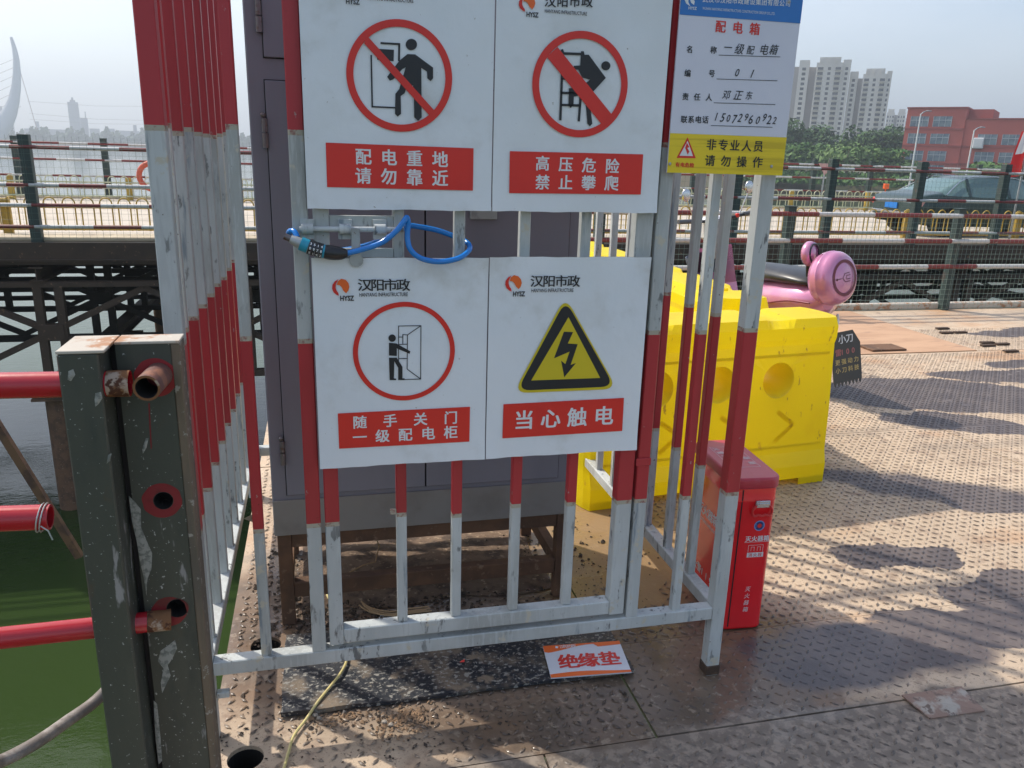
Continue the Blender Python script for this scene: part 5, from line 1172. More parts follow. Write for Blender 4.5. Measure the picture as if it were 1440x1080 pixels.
for ty in (BY0-.06, 10.2, 12.4, 14.8):
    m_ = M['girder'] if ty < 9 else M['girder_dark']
    mb = MB(); mb.box((BX0, ty-.05, ztop-.0), (BX1, ty+.05, ztop+.06)); mb.box((BX0, ty-.012, ztop+.0), (BX1, ty+.012, ztop+.05)); mb.build('upper_chord', m_, br_)
    mb = MB(); mb.box((BX0, ty-.05, zbot-.08), (BX1, ty+.05, zbot)); mb.build('lower_chord', m_, br_)
    vm = MB(); vm.box((-.045, -.04, zbot+.001), (.045, .04, ztop-.001)); vm = vm.mesh('upright', m_)
    dA = diag_mesh(0, ztop-.02, TX/2, (ztop+zbot)/2).mesh('diagonal', m_); dB = diag_mesh(0, (ztop+zbot)/2, TX/2, ztop-.02).mesh('diagonal', m_)
    dC = diag_mesh(0, (ztop+zbot)/2, TX/2, zbot+.02).mesh('diagonal', m_); dD = diag_mesh(0, zbot+.02, TX/2, (ztop+zbot)/2).mesh('diagonal', m_)
    gs = MB(); gs.box((-.13, -.055, (ztop+zbot)/2-.09), (.13, .055, (ztop+zbot)/2+.09)); gs = gs.mesh('gusset', m_)
    i = 0; x = -2.69-TX*5
    while x < BX1-TX:
        inst('upright', vm, (x-.10, ty, 0), br_); inst('upright', vm, (x+.12, ty, 0), br_); inst('gusset', gs, (x, ty, 0), br_)
        if ty < 9 or (x < 1 or x > 5):
            inst('diagonal', dB, (x, ty, 0), br_); inst('diagonal', dA, (x+TX/2, ty, 0), br_)
            inst('diagonal', dC, (x, ty, 0), br_); inst('diagonal', dD, (x+TX/2, ty, 0), br_)
        x += TX
# side ties between the trusses, seen end-on as dark horizontal bars
for k_, z in enumerate((-.22, -.40, -.58, -.80, -1.0)):
    mb = MB(); mb.box((BX0, 11.2+.35*k_, z-.035), (BX1, 11.28+.35*k_, z+.035)); mb.build('tie_bar', M['girder_dark'], br_)
for x in (-2.76, 3.4, 9.6, 15.7):
    for y in (BY0+.15, 11.5, 14.9):
        mb = MB(); mb.tube([(x-.02, y, -4.2), (x-.02, y, -1.42)], .155, 20); pl_ = mb.build('pile', M['rust_steel'], br_)
        mb = MB(); mb.box((x-.26, y-.22, -1.415), (x+.26, y+.22, -1.385)); mb.build('cap_plate', M['rust_steel'], pl_)
    ibeam_y(x, BY0-.1, BY1, -1.38, -1.185, .2).build('pile_beam', M['girder'], br_)
ibeam_x(BX0, BX1, BY0+.2, -1.38, -1.385+.01, .1) 
# bridge guard fences: near and far
def guard(y, label, x0, n, sp_, rz_, mesh_=True):
    t = thing('bridge_guard_fence', (x0, y, BZ), label, 'fence')
    pm2 = MB(); pm2.box((-.055, -.05, -.27 if y < 9 else 0), (.055, .05, 1.13), 0, .004); pm2 = pm2.mesh('post', M['green_steel_far'])
    rr_ = [banded_rail(sp_, .021, s, sg).mesh('rail', RM) for s, sg in ((0, (.45, .5, .5)), (1, (.3, .48, .5, .3)), (0, (.7, .5, .5)), (1, (.6, .5, .4)))]
    g2 = grid(sp_, .02, 1.12, .07, .07, .0013).mesh('wire_mesh', M['wire'])
    for i in range(n+1): inst('post', pm2, (x0+sp_*i, y, BZ), t)
    for i in range(n):
        for j, z in enumerate(rz_): inst('rail', rr_[(i*3+j) % 4], (x0+sp_*i, y-.04, BZ+z), t)
        if mesh_: o = inst('wire_mesh', g2, (x0+sp_*i, y-.075, BZ), t); o['kind'] = 'stuff'
    return t
guard(BY0+.0-.02, 'green post fence with red white rails on the near edge of the bridge', -2.73-1.42*4, 17, 1.42, (1.0, .60, .385, .15))
guard(BY1-.1, 'green post fence with red white rails on the far edge of the bridge', -3.65-1.55*4, 18, 1.55, (1.02, .72, .42, .2), False)
def arch_fence(y, label, m_, x0, x1, step, group=None, parts=True):
    t = thing('arch_guard_rail', (x0, y, BZ), label, 'railing')
    zt_, zb2 = .44, .06
    def one(mb, ox=0, oy=0, oz=0):
        hw = step*.33; pts = [(-hw+ox, oy, zb2+oz), (-hw+ox, oy, zt_-hw+oz)]+[(ox-hw*math.cos(a), oy, oz+zt_-hw+hw*math.sin(a)) for a in [math.pi*i/8 for i in range(1, 8)]]+[(hw+ox, oy, zt_-hw+oz), (hw+ox, oy, zb2+oz)]
        mb.tube(pts, .009, 5, 0, False)
    am = MB(); one(am); am = am.mesh('arch', m_)
    x = x0+step/2; cnt = 0
    while x < x1:
        if cnt < 290: inst('arch', am, (x, y, BZ), t)
        x += step; cnt += 1
    for z in (.075, .33):
        mb = MB(); mb.tube([(x0, y+.012, BZ+z), (x1, y+.012, BZ+z)], .014, 8); mb.build('rail', m_, t)
    pm3 = MB(); pm3.box((-.05, -.03, 0), (.05, .03, .42), 0, .004); pm3 = pm3.mesh('post', M['yellow_fence'])
    x = x0
    while x < x1: inst('post', pm3, (x, y+.05, BZ), t); x += 2.02
    return t
arch_fence(BY0+.45, 'yellow guard rail of small hoops on the near side of the bridge road', M['yellow_fence'], -5.2, 13.2, .20)
arch_fence(BY1-.7, 'pale yellow hooped guard rail on the far side of the bridge road', M['white_fence'], -7.2, 24.0, .215)
# life ring on the far fence
c = at(215, 248, BY1-.9); mb = MB(); mb.tube([(c.x+.24*math.cos(a*math.pi/12), c.y, c.z+.24*math.sin(a*math.pi/12)) for a in range(24)], .05, 8, closed=True)
tag(mb.build('life_ring', mat('orange_life_ring', (.55, .10, .05), .6), org=tuple(c)), 'orange life ring hanging on the far bridge fence at left', 'life ring')
c = at(1246, 262, BY1-.9); mb = MB(); mb.tube([(c.x, c.y, BZ+.4), (c.x, c.y, c.z-.04)], .015, 6); mb.box((c.x-.06, c.y-.04, c.z-.06), (c.x+.06, c.y+.04, c.z+.06), 0, .01)
tag(mb.build('warning_lamp', mat('orange_lamp_plastic', (.75, .12, .02), .4), org=tuple(c)), 'small orange warning lamp on the far side of the bridge road', 'lamp')
c = at(1160, 237, BY1-.2); fs_ = thing('yield_sign', (c.x, c.y, BZ), 'small faded pinkish triangular sign on a pole beyond the bridge fence', 'sign')
mb = MB(); mb.tube([(c.x, c.y, BZ), (c.x, c.y, c.z-.1)], .02, 6); mb.build('pole', M['galv'], fs_)
mb = MB(); mb.add([(c.x-.2, c.y-.03, c.z+.12), (c.x+.2, c.y-.03, c.z+.12), (c.x, c.y-.03, c.z-.16), (c.x-.2, c.y-.02, c.z+.12), (c.x+.2, c.y-.02, c.z+.12), (c.x, c.y-.02, c.z-.16)], [(0, 2, 1), (3, 4, 5), (0, 1, 4, 3), (1, 2, 5, 4), (2, 0, 3, 5)]); mb.build('plate', mat('faded_pink_sign', (.55, .33, .30), .5), fs_)
# flag at the right edge
c = at(1441, 175, BY0+.3); fg = thing('flag', (c.x, c.y, BZ), 'red and white cloth flag hanging from a pole at the right edge', 'flag')
mb = MB(); mb.tube([(c.x+.13, c.y, BZ), (c.x+.13, c.y, c.z+.25)], .014, 8); mb.build('pole', M['galv'], fg)
mb = MB(); nx_, nz2 = 8, 10; top = at(1441, 180, BY0+.3).z; bot = at(1432, 246, BY0+.3).z
vs = []
for j in range(nz2+1):
    for i in range(nx_+1):
        u, v = i/nx_, j/nz2; vs.append((c.x+.13-(.28*(1-v)*.5+.26*v)*u, c.y+.03*math.sin(u*7+v*2), top-(top-bot)*v-.05*u))
fsx = [(j*9+i, j*9+i+1, (j+1)*9+i+1, (j+1)*9+i) for j in range(nz2) for i in range(nx_)]
n0 = len(fsx); mb.add(vs, fsx, 0, True)
for q in range(n0): mb.m[q] = 0 if q//8 >= 5 or (q % 8) > 6 else 1
mb.build('cloth', [mat('red_flag_cloth', (.60, .03, .03), .7, transl=.3), mat('white_flag_cloth', (.72, .70, .70), .7, transl=.3)], fg)

# the bridge and its furniture are modelled at a handy unit and brought to real size about their own origins
KB = 1.42
for o_b in list(bpy.data.objects):
    if o_b.parent is None and o_b.name.split('.')[0] in ('trestle_bridge', 'bridge_guard_fence', 'arch_guard_rail', 'life_ring', 'warning_lamp', 'yield_sign', 'flag'):
        lx, ly, lz = o_b.location; o_b.scale = (KB, KB, KB)
        o_b.location = (lx*KB-.141, ly*KB+.817, (lz-BZ)*KB+.002)

# ================================================================== CAR
M['car'] = mat('dark_green_car_paint', (.022, .046, .042), .36, .2, coat=.4, coord='O')
M['glass'] = mat('tinted_car_glass', (.10, .17, .16), .04, 0, spec=.9, coord='O')
M['chrome'] = mat('chrome_trim', (.6, .6, .6), .15, 1.0, coord='O')
crx = thing('parked_car', (15.5, 14.2, .01), 'dark green saloon car on the bridge road behind the fences', 'car', rz=R(-3)); crx.scale = (1, 1, .92)
def cp_(name, mb, m_, par=crx): return mb.build(name, m_, par, local=True)
# half width, sill, belt, roof height, roof half width at stations from rear (x=-2.3) to front
ST = [(-2.30, .70, .42, .78, .78, .66), (-2.22, .82, .30, .90, .92, .70), (-2.0, .87, .26, .96, .99, .74), (-1.72, .89, .24, .97, 1.03, .74), (-1.62, .89, .24, .97, 1.06, .70), (-1.05, .90, .24, .96, 1.36, .60), (-.75, .90, .24, .95, 1.42, .58), (-.2, .90, .24, .94, 1.455, .575),
      (.3, .90, .24, .93, 1.43, .575), (.62, .90, .24, .92, 1.37, .58), (1.0, .90, .24, .91, 1.14, .64), (1.28, .90, .24, .90, .96, .70), (1.7, .89, .25, .84, .89, .70), (2.1, .84, .28, .74, .78, .62), (2.32, .66, .40, .60, .62, .50)]
def sec(s_):
    x, hw, sl, bl, rf, rw = s_
    side = [(hw*.90, sl), (hw, sl+.16), (hw*1.005, (sl+bl)/2+.08), (hw*.965, bl), (rw, rf-.035 if rf-bl > .1 else rf-.012), (rw*.82, rf-.004), (0, rf)]
    return [(x, y, z) for y, z in side]+[(x, -y, z) for y, z in side[-2::-1]]
rings = [sec(s_) for s_ in ST]; k = len(rings[0])
mb = MB(); vs = [p for r in rings for p in r]; fb = []; fg_ = []
for i in range(len(rings)-1):
    for j in range(k-1):
        f = (i*k+j, i*k+j+1, (i+1)*k+j+1, (i+1)*k+j)
        g_ = (j in (3, 8) and 4 <= i <= 10) or (j in (4, 5, 6, 7) and i in (4,)) or (j in (4, 5, 6, 7) and i in (9, 10))
        (fg_ if g_ else fb).append(f)
mb.add(vs, [f[::-1] for f in fb], 0, True); mb.add(rings[0], [tuple(range(k))]); mb.add(rings[-1], [tuple(range(k))[::-1]]); mb.add([v for v in rings[0]], [])
cp_('body', mb, M['car'])
mb = MB(); mb.add(vs, [f[::-1] for f in fg_], 0, True); cp_('windows', mb, M['glass'])
for x in (-.98, .02):
    for sg in (-1, 1):
        mb = MB(); mb.bar((x-.02, sg*.875, .95), (x+.0, sg*.60, 1.40), .07, .012, 0, (0, 1, 0)); cp_('pillar', mb, M['car'])
for sg in (-1, 1):
    mb = MB(); mb.tube(smooth([(-1.62, sg*.88, .985), (-1.0, sg*.615, 1.375), (-.2, sg*.59, 1.43), (.62, sg*.60, 1.345), (1.25, sg*.80, .98)], 4), .012, 6); cp_('window_trim', mb, M['chrome'])
    mb = MB(); mb.box((.86, sg*.92, .98), (1.02, sg*1.08, 1.09), 0, .03); cp_('mirror', mb, M['car'])
    mb = MB(); mb.box((-2.26, sg*.84, .68), (-2.0, sg*.55, .84), 0, .03); cp_('tail_light', mb, mat('pale_tail_lamp', (.55, .32, .30), .15, coat=.5, coord='O') if sg < 0 else M['print_red'])
    for xw in (-1.42, 1.42):
        mb = MB(); mb.tube([(xw+.30*math.cos(a*math.pi/16), sg*.80, -.0+.33+.0+.30*0+.24*0+.0 if False else .325+.25*math.sin(a*math.pi/16)) if False else (xw+.245*math.cos(a*math.pi/16), sg*.80, .325+.245*math.sin(a*math.pi/16)) for a in range(32)], .08, 10, closed=True); wl = cp_('wheel', mb, M['tyre'])
        mb = MB(); mb.tube([(xw, sg*.84, .325), (xw, sg*.86, .325)], .18, 20)
        mb.build('rim', M['galv'], wl, local=True)
        mb = MB(); mb.tube([(xw, sg*.60, .33), (xw, sg*.898, .33)], .36, 24); cp_('wheel_arch', mb, M['dark_inside'])
mb = MB(); mb.box((-2.325, -.22, .62), (-2.30, .22, .76)); cp_('number_plate', mb, M['print_blue'])
mb = MB(); mb.box((-2.315, -.70, .50), (-2.25, .70, .56), 0, .01); cp_('bumper_trim', mb, M['chrome'])

# ================================================================== TREES
def leaf_mat(name, a, b_, c_):
    return mat(name, a, .75, 0, [(.35, .42, .60, b_, U, None), (1.6, .55, .7, c_, U, None)], None, .25, coord='O')
LM = [leaf_mat('dark_broadleaf', (.050, .108, .030), (.026, .060, .018), (.10, .17, .04)), leaf_mat('mid_broadleaf', (.080, .165, .036), (.042, .098, .022), (.14, .24, .05)), leaf_mat('light_broadleaf', (.12, .20, .055), (.07, .12, .035), (.18, .26, .08))]
M['bark'] = mat('grey_bark', (.10, .08, .06), .9)
def tree(loc, h, w_, mi, label, seed, leaf=.55, n=1500, group='trees on the right bank'):
    rg_ = random.Random(seed); t = thing('broadleaf_tree', loc, label, 'tree', group)
    mb = MB(); mb.tube(smooth([(0, 0, -.6), (.15*rg_.uniform(-1, 1), .1, h*.25), (.3*rg_.uniform(-1, 1), 0, h*.5), (0, 0, h*.75)], 3), .28, 7, r1=.08)
    for k_ in range(4):
        a = k_*1.6+rg_.random(); mb.tube([(0, 0, h*(.25+.08*k_)), (w_*.3*math.cos(a), w_*.3*math.sin(a), h*(.5+.07*k_))], .10, 5, r1=.03)
    mb.build('trunk', M['bark'], t, local=True)
    lobes = [(0, 0, h*.62, w_*.33, h*.30)]
    for _ in range(7): a = rg_.random()*6.28; rr_ = rg_.uniform(.15, .38)*w_; lobes.append((rr_*math.cos(a), rr_*math.sin(a), h*rg_.uniform(.35, .82), w_*rg_.uniform(.12, .24), h*rg_.uniform(.10, .2)))
    mb = MB(); tot = sum(l[3]**2 for l in lobes)
    for l in lobes:
        for _ in range(int(n*l[3]**2/tot)):
            v = Vector((rg_.gauss(0, 1), rg_.gauss(0, 1), rg_.gauss(0, 1))).normalized()*rg_.uniform(.72, 1.08)
            p = Vector((l[0]+v.x*l[3], l[1]+v.y*l[3], l[2]+v.z*l[4]))
            if p.z < h*.12: continue
            nn_ = (v+Vector((rg_.gauss(0, .5), rg_.gauss(0, .5), rg_.gauss(0, .5)+.4))).normalized(); s_ = leaf*rg_.uniform(.6, 1.3)
            a1_ = nn_.orthogonal().normalized(); a1_.rotate(Matrix.Rotation(rg_.random()*6.28, 3, nn_)); a2_ = nn_.cross(a1_)
            mb.add([p-a1_*s_, p+a2_*s_*.6-a1_*s_*.2, p+a1_*s_, p-a2_*s_*.6+a1_*s_*.1], [(0, 1, 2, 3)])
    o = mb.build('crown', LM[mi], t, local=True); return t
def dirp(px_, depth, z): 
    """point at a chosen range along the bearing of a photo column"""
    r = _ray(px_, 228); h_ = Vector((r.x, r.y, 0)).normalized(); return Vector((CAM.x+h_.x*depth, CAM.y+h_.y*depth, z))
TR = [(1092, 200, 13, 15, 0, 'dark green tree behind the lilac board edge'), (1118, 205, 11.5, 15, 0, 'dark rounded tree under the left apartment tower'), (1146, 212, 13.2, 13, 0, 'taller dark tree below the middle of the apartment tower'), (1172, 205, 10, 15, 0, 'dark green low tree right of the tall dark one'),
      (1200, 210, 10.5, 15, 0, 'dark tree in front of the tower base'), (1228, 208, 12, 16, 0, 'broad dark tree left of the small far towers'), (1256, 206, 12, 15, 0, 'broad dark tree below the small far towers'), (1280, 205, 10.5, 12, 0, 'dark tree touching the left end of the red building'),
      (1104, 168, 7, 11, 1, 'mid green bush on the bank behind the board edge'), (1130, 166, 6.2, 10, 2, 'light green bush left of the triangular sign'), (1156, 168, 7.2, 12, 1, 'mid green bush behind the triangular sign'), (1192, 160, 7.5, 15, 2, 'broad light green tree on the bank left of the car'), (1222, 166, 7.0, 14, 1, 'mid green bushy tree behind the orange lamp'), (1250, 168, 5.6, 11, 1, 'mid green shrub left of the car roof'), (1276, 165, 4.6, 9, 0, 'dark shrub before the red building corner'),
      (1068, 172, 9, 12, 1, 'mid green tree partly hidden by the lilac board'), (1390, 150, 4.6, 9, 1, 'low green shrub in front of the red building'), (1405, 148, 4.0, 8, 0, 'low dark shrub in front of the red building at right'), (1425, 150, 4.2, 9, 1, 'low green shrub beside the flag')]
for i, (px_, d_, h_, w_, mi, lab) in enumerate(TR): tree(tuple(dirp(px_, d_, -1.95)), h_, w_, mi, lab, 100+i, .52 if h_ > 9 else .42, 1700 if h_ > 9 else 1300)
# ground cover along the bank
rg_ = random.Random(77); mb = MB()
for _ in range(9000):
    px_ = rg_.uniform(1040, 1500); d_ = rg_.uniform(147, 185); p = dirp(px_, d_, -1.95+rg_.random()**2*1.7); s_ = rg_.uniform(.25, .6)
    v = Vector((rg_.gauss(0, 1), rg_.gauss(0, 1), rg_.gauss(0, 1)+.8)).normalized(); a1_ = v.orthogonal().normalized(); a2_ = v.cross(a1_)
    mb.add([p-a1_*s_, p+a2_*s_*.6, p+a1_*s_, p-a2_*s_*.6], [(0, 1, 2, 3)])
o = mb.build('bank_undergrowth', LM[1], org=tuple(dirp(1200, 160, 0))); tag(o, 'dense green undergrowth along the right river bank', 'undergrowth'); o['kind'] = 'stuff'
# shoreline wood and skyline at left
rg_ = random.Random(78); mb = MB()
for _ in range(9000):
    px_ = rg_.uniform(-60, 420); d_ = rg_.uniform(1035, 1090); hh = 5+3.5*math.sin(px_*.13)+3*math.sin(px_*.37+1)+2*math.sin(px_*.9); p = dirp(px_, d_, -1.4+rg_.random()*max(2.5, hh+5)); s_ = rg_.uniform(1.5, 3.4)
    v = Vector((rg_.gauss(0, 1), rg_.gauss(0, 1), rg_.gauss(0, 1)+.5)).normalized(); a1_ = v.orthogonal().normalized(); a2_ = v.cross(a1_)
    mb.add([p-a1_*s_, p+a2_*s_*.7, p+a1_*s_, p-a2_*s_*.7], [(0, 1, 2, 3)])
o = mb.build('far_wood', LM[0], org=tuple(dirp(150, 1050, 0))); tag(o, 'hazy line of woodland on the far shore at left', 'woodland'); o['kind'] = 'stuff'

# ================================================================== BUILDINGS
M['tower_wall'] = mat('pale_beige_render', (.66, .62, .56), .85, 0, [(.06, .4, .65, (.58, .55, .50), (1, 1, .3), None)], coord='O')
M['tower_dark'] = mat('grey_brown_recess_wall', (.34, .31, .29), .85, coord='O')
M['win'] = mat('dark_window_glass', (.03, .036, .042), .12, 0, coord='O')
M['red_wall'] = mat('brick_red_render', (.52, .125, .095), .8, 0, [(.08, .4, .65, (.47, .11, .085), U, None)], coord='O')
M['red_wall_dark'] = mat('dark_red_render', (.34, .085, .07), .8, coord='O')
M['win_blue'] = mat('blue_grey_window', (.13, .17, .22), .12, 0, [(.7, .4, .6, (.22, .27, .30), U, None)], coord='O')
def facing(px_, depth, z0, yaw=0.0):
    """frame standing on the ground at a bearing; x runs to the right across the line of sight"""
    p = dirp(px_, depth, z0); h_ = Vector((p.x-CAM.x, p.y-CAM.y, 0)).normalized(); return p, math.atan2(h_.y, h_.x)-math.pi/2+yaw
def zof(px_, py_, depth):
    r = _ray(px_, py_); hl = math.hypot(r.x, r.y); return EYE+r.z/hl*depth
def tower(label, px0, px1, ytop, depth, floors, bays, yaw=0.0, roofs=True, grp='apartment towers behind the trees'):
    pc = (px0+px1)/2; p, rz = facing(pc, depth, -2, yaw); t = thing('apartment_tower', tuple(p), label, 'apartment building', grp, rz)
    zt = zof(pc, ytop, depth)+2; W_ = (dirp(px1, depth, 0)-dirp(px0, depth, 0)).length; D_ = 16.0; x0 = -W_/2
    tot = sum(b[0] for b in bays); fh = (zt-6)/floors
    wins = {}
    for bw, kind, dy in bays:
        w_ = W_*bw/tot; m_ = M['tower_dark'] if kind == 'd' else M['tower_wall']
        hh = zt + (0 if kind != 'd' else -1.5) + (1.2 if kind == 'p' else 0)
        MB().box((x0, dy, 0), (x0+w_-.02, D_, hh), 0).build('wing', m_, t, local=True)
        if kind == 'w':
            MB().box((x0+w_*.1, dy+.2, hh+.001), (x0+w_*.9, dy+3, hh+2.2)).build('roof_frame', m_, t, local=True)
            for q in range(3): MB().box((x0+w_*(.12+.3*q), dy-.3, hh+.001), (x0+w_*(.2+.3*q), dy+.1, hh+1.5)).build('parapet_post', m_, t, local=True)
        if kind in 'wp':
            nb = 3 if kind == 'w' else 1
            for f_ in range(floors):
                z = 5+f_*fh
                for q in range(nb):
                    ww = w_/nb*(.62 if q != 1 else .34) if kind == 'w' else w_*.35; cx = x0+w_*(q+.5)/nb
                    key = (round(ww, 1), kind)
                    if key not in wins:
                        a = MB(); a.box((-ww/2, -.06, 0), (ww/2, .35, fh*.56)); wins[key] = [a.mesh('window', M['win'])]
                        b_ = MB(); b_.box((-ww/2-.15, -.75 if kind == 'w' else -.2, -.25), (ww/2+.15, -.08, -.02)); wins[key].append(b_.mesh('ledge', M['tower_wall']))
                    o = bpy.data.objects.new('window', wins[key][0]); COL.objects.link(o); o.parent = t; o.location = (cx, dy, z)
                    if kind == 'w' and q != 1: o2 = bpy.data.objects.new('ledge', wins[key][1]); COL.objects.link(o2); o2.parent = o; o2.location = (0, 0, 0)
        x0 += w_
    return t
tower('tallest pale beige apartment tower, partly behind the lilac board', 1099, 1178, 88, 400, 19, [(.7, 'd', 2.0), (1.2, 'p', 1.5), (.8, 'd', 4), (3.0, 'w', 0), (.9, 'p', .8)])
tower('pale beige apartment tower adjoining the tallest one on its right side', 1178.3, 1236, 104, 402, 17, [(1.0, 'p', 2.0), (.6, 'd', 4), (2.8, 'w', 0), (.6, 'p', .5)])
tower('small hazy apartment block right of the big towers', 1237, 1263, 158, 620, 12, [(1, 'w', 0), (.4, 'd', 3), (1, 'w', .5)])
tower('smaller hazy apartment block beside the red building', 1264, 1290, 166, 640, 10, [(1, 'w', 0), (.4, 'd', 3), (.8, 'p', .5)])
# red building
dR = 175
p, rz = facing(1365, dR, -2, R(-6)); rbd = thing('red_building', tuple(p), 'brick red four storey building with strip windows at the right', 'building', None, rz)
def wx(px_): return (px_-1365)/F*dR/math.cos(math.atan((1365-720)/F*1.0))*.87*1.0
WL, WS, WR = wx(1288), wx(1352), wx(1520); zT = zof(1320, 152, dR)+2; zM = zof(1400, 168, dR)+2; sc_ = zM/4.15
MB().box((WL, 0, 0), (WS, 16, zT)).build('wall', M['red_wall'], rbd, local=True)
MB().box((WS+.01, 0.3, 0), (WR, 16, zM)).build('wall', M['red_wall'], rbd, local=True)
MB().box((WS+.01, 3, zM+.002), (WS+4, 14, zT-.02)).build('stair_block', M['red_wall_dark'], rbd, local=True)
MB().box((WL-.15, -.15, zT+.001), (WS+.15, 16.1, zT+.25)).build('roof_edge', M['red_wall_dark'], rbd, local=True)
MB().box((WS+.2, .15, zM+.001), (WR, 16.1, zM+.25)).build('roof_edge', M['red_wall_dark'], rbd, local=True)
fl_z = [zof(1330, y, dR)+2 for y in (247, 227, 202.5, 178)]; fhh = abs(zof(1330, 227, dR)-zof(1330, 210, dR))
wmesh = {}
for fi, z in enumerate(fl_z):
    MB().box((WL, -.10, z-.55), (WS-.05, -.003, z-.2)).build('string_course', M['red_wall_dark'], rbd, local=True)
    if fi < 3: MB().box((WS+.05, .2, z-.55), (WR, .297, z-.2)).build('string_course', M['red_wall_dark'], rbd, local=True)
    for q in range(12):
        x0 = WL+1.0+q*4.35 if False else WL+.8+q*3.9; x1 = x0+3.1
        if fi == 3 and x1 > WS: continue
        if x1 > WR or (x0 < WS < x1): continue
        yy = 0 if x0 < WS else .3
        if 'w' not in wmesh:
            wmesh['w'] = MB().box((0, -.05, 0), (3.1, .3, fhh*.85)).mesh('window', M['win_blue'])
            fr = MB(); 
            for xx in (0, 1.02, 2.04, 3.06): fr.box((xx-.04, -.12, 0), (xx+.04, -.051, fhh*.85))
            fr.box((0, -.11, fhh*.5), (3.1, -.052, fhh*.55)); wmesh['f'] = fr.mesh('frame', mat('pale_window_frame', (.45, .47, .5), .5))
        o = bpy.data.objects.new('window', wmesh['w']); COL.objects.link(o); o.parent = rbd; o.location = (x0, yy, z)
        o2 = bpy.data.objects.new('frame', wmesh['f']); COL.objects.link(o2); o2.parent = o
ac = MB(); ac.box((0, -.9, 0), (1.7, -.05, 1.9), 0, .1); ac.box((WS-WS+.2, -.93, .3), (1.5, -.905, 1.5)); o = ac.mesh('air_conditioner', mat('white_ac_casing', (.7, .7, .7), .5)); ob = bpy.data.objects.new('air_conditioner', o); COL.objects.link(ob); ob.parent = rbd; ob.location = (wx(1364), .25, zof(1368, 209, dR)+2)
# street lamps in front of it
for px_, yt, yb, lean, lab in ((1286, 160, 246, 0, 'thin white lamp post at the left corner of the red building'), (1364, 183, 246, 0, 'thin white lamp post with a bent arm in front of the red building')):
    d_ = 140; p = dirp(px_-2, d_, -2); zt = zof(px_, yt, d_); t = thing('street_lamp', tuple(p), lab, 'street lamp', 'lamp posts by the red building')
    mb = MB(); mb.tube([(0, 0, 0), (0, 0, zt+2)], .14, 8, r1=.09); mb.build('pole', mat('white_lamp_pole', (.7, .7, .68), .5), t, local=True)
    mb = MB(); mb.tube(smooth([(0, 0, zt+1.9), (.5, 0, zt+2.3), (1.2, 0, zt+2.5)], 3), .08, 6); mb.box((.9, -.15, zt+2.38), (1.7, .15, zt+2.52), 0, .03); mb.build('arm', M['galv'], t, local=True)
# far left skyline
M['hazy_wall'] = mat('far_concrete', (.30, .32, .34), .9, coord='O')
def block(px0, px1, ytop, d_, label, steps=None):
    pc = (px0+px1)/2; p, rz = facing(pc, d_, -2); W_ = (dirp(px1, d_, 0)-dirp(px0, d_, 0)).length; zt = zof(pc, ytop, d_)+2
    t = thing('far_building', tuple(p), label, 'building', 'hazy far skyline at left', rz)
    mb = MB(); mb.box((-W_/2, 0, 0), (W_/2, W_*.7, zt)); mb.build('wall', M['hazy_wall'], t, local=True)
    if steps:
        for a, b_, y in steps: mb = MB(); mb.box((-W_/2+W_*a, .5, zt+.01), (-W_/2+W_*b_, W_*.5, zof(pc, y, d_)+2)); mb.build('crown', M['hazy_wall'], t, local=True)
    return t
block(104.5, 119.5, 144, 1300, 'tall hazy skyscraper with a pointed top on the left skyline', [(.25, .75, 141), (.4, .6, 137.5)])
block(119.7, 130, 166, 1310, 'lower hazy wing right of the far skyscraper', [(.7, .85, 157)])
block(-30, 14, 149, 1200, 'broad hazy block at the very left edge behind the pylon')
for a, b_, y, lab in ((14, 27, 173, 'low hazy block right of the pylon foot'), (40, 56, 181, 'low hazy block between pylon and fence post'), (57, 62, 171, 'small thin hazy tower near the cable'), (64, 100, 182, 'long low hazy block left of the skyscraper'), (131, 145, 181, 'low hazy block right of the skyscraper wing'), (152, 166, 181, 'hazy block in the middle of the left skyline'), (168, 200, 184, 'long low hazy block near the cage'), (192, 197, 176, 'thin hazy tower near the cage'), (201, 240, 185, 'low hazy block behind the cage bars')): block(a, b_, y, 1350, lab)
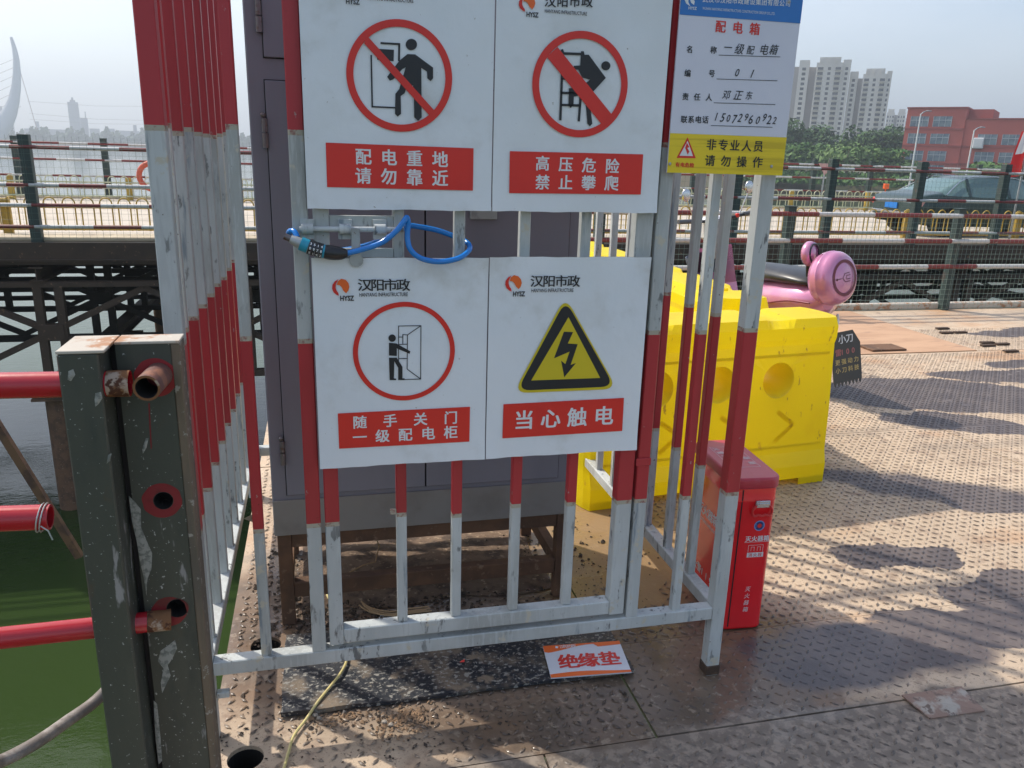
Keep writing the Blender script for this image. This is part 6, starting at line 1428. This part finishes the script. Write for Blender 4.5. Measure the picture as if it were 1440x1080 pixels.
# cable-stayed bridge pylon
dP = 900; pyl = thing('bridge_pylon', tuple(dirp(20, dP, WZ)), 'pale curved crescent pylon of a far cable-stayed bridge', 'bridge pylon')
path = [(-12, 192, 26), (2, 182, 24), (14, 172, 19), (24, 158, 14.5), (31.5, 142, 11.5), (37, 124, 9.5), (40.8, 104, 8), (42.5, 86, 6.5), (42, 70, 4.8), (39.5, 54, 3)]
pp = []
for x, y, w_ in path: q = dirp(x, dP, zof(x, y, dP)); pp.append((q, w_/F*dP/2))
sd_p = (dirp(60, dP, 0)-dirp(20, dP, 0)).normalized(); dpn = Vector((-sd_p.y, sd_p.x, 0)); rings = []
for i, (q, hw) in enumerate(pp):
    t_ = (pp[min(i+1, len(pp)-1)][0]-pp[max(i-1, 0)][0]).normalized(); nn_ = Vector((0, 0, 1)).cross(dpn); nrm = t_.cross(dpn).normalized()
    rings.append([q+nrm*hw*a+dpn*hw*b_*.8 for a, b_ in ((-1, -.6), (-.4, -1), (.4, -1), (1, -.6), (1, .6), (.4, 1), (-.4, 1), (-1, .6))])
mb = MB(); mb.loft(rings, 0, True); mb.build('pylon_leg', mat('white_pylon_concrete', (.62, .64, .66), .6), pyl)
for i in range(7):
    a = dirp(40, dP, zof(40, 84+11*i, dP)); b_ = dirp(-60, dP, zof(-60, 124+12*i, dP)); mb = MB(); mb.tube([a, b_], .22, 4, 0, False); mb.build('stay_cable', M['galv'], pyl)
mb = MB(); mb.tube([dirp(46, dP, zof(46, 104, dP)), dirp(58, dP, zof(58, 182, dP))], .30, 4); mb.build('back_stay', mat('pinkish_stay', (.5, .38, .36), .6), pyl)
for y0_, y1_ in ((143, 150), (160, 170), (168, 175)):
    a = dirp(50, 1000, zof(50, y0_, 1000)); b_ = dirp(230, 1000, zof(230, y1_, 1000)); mb = MB(); mb.tube([a, (a+b_)/2-Vector((0, 0, 2)), b_], .16, 4, 0, False)
    tag(mb.build('power_line', M['galv'], org=tuple(a)), {143: 'highest of the thin power lines across the hazy left skyline', 160: 'middle one of the thin power lines across the hazy left skyline', 168: 'lowest of the thin power lines across the hazy left skyline'}[y0_], 'power line', 'thin far power lines at left')
mb = MB(); mb.box((0, 0, 0), (1, 1, 1))
a = dirp(-60, dP, WZ); 
# ================================================================== HAZE
hz_m = bpy.data.materials.new('pale_haze'); hz_m.use_nodes = True; t = hz_m.node_tree; t.nodes.clear()
o_ = t.nodes.new('ShaderNodeOutputMaterial'); v_ = t.nodes.new('ShaderNodeVolumePrincipled'); v_.inputs['Color'].default_value = (.82, .91, 1.0, 1); v_.inputs['Density'].default_value = .00075; v_.inputs['Anisotropy'].default_value = .30
t.links.new(v_.outputs[0], o_.inputs['Volume'])
mb = MB(); mb.box((-2600, -260, WZ-1.2), (2600, 3300, 190)); hz_o = mb.build('haze', hz_m, org=(0, 0, 0)); hz_o['kind'] = 'stuff'
if hz_o.get('_o'): pass
for o in bpy.data.objects:
    if '_o' in o: del o['_o']
for m_ in bpy.data.materials:
    if '_c' in m_: del m_['_c']
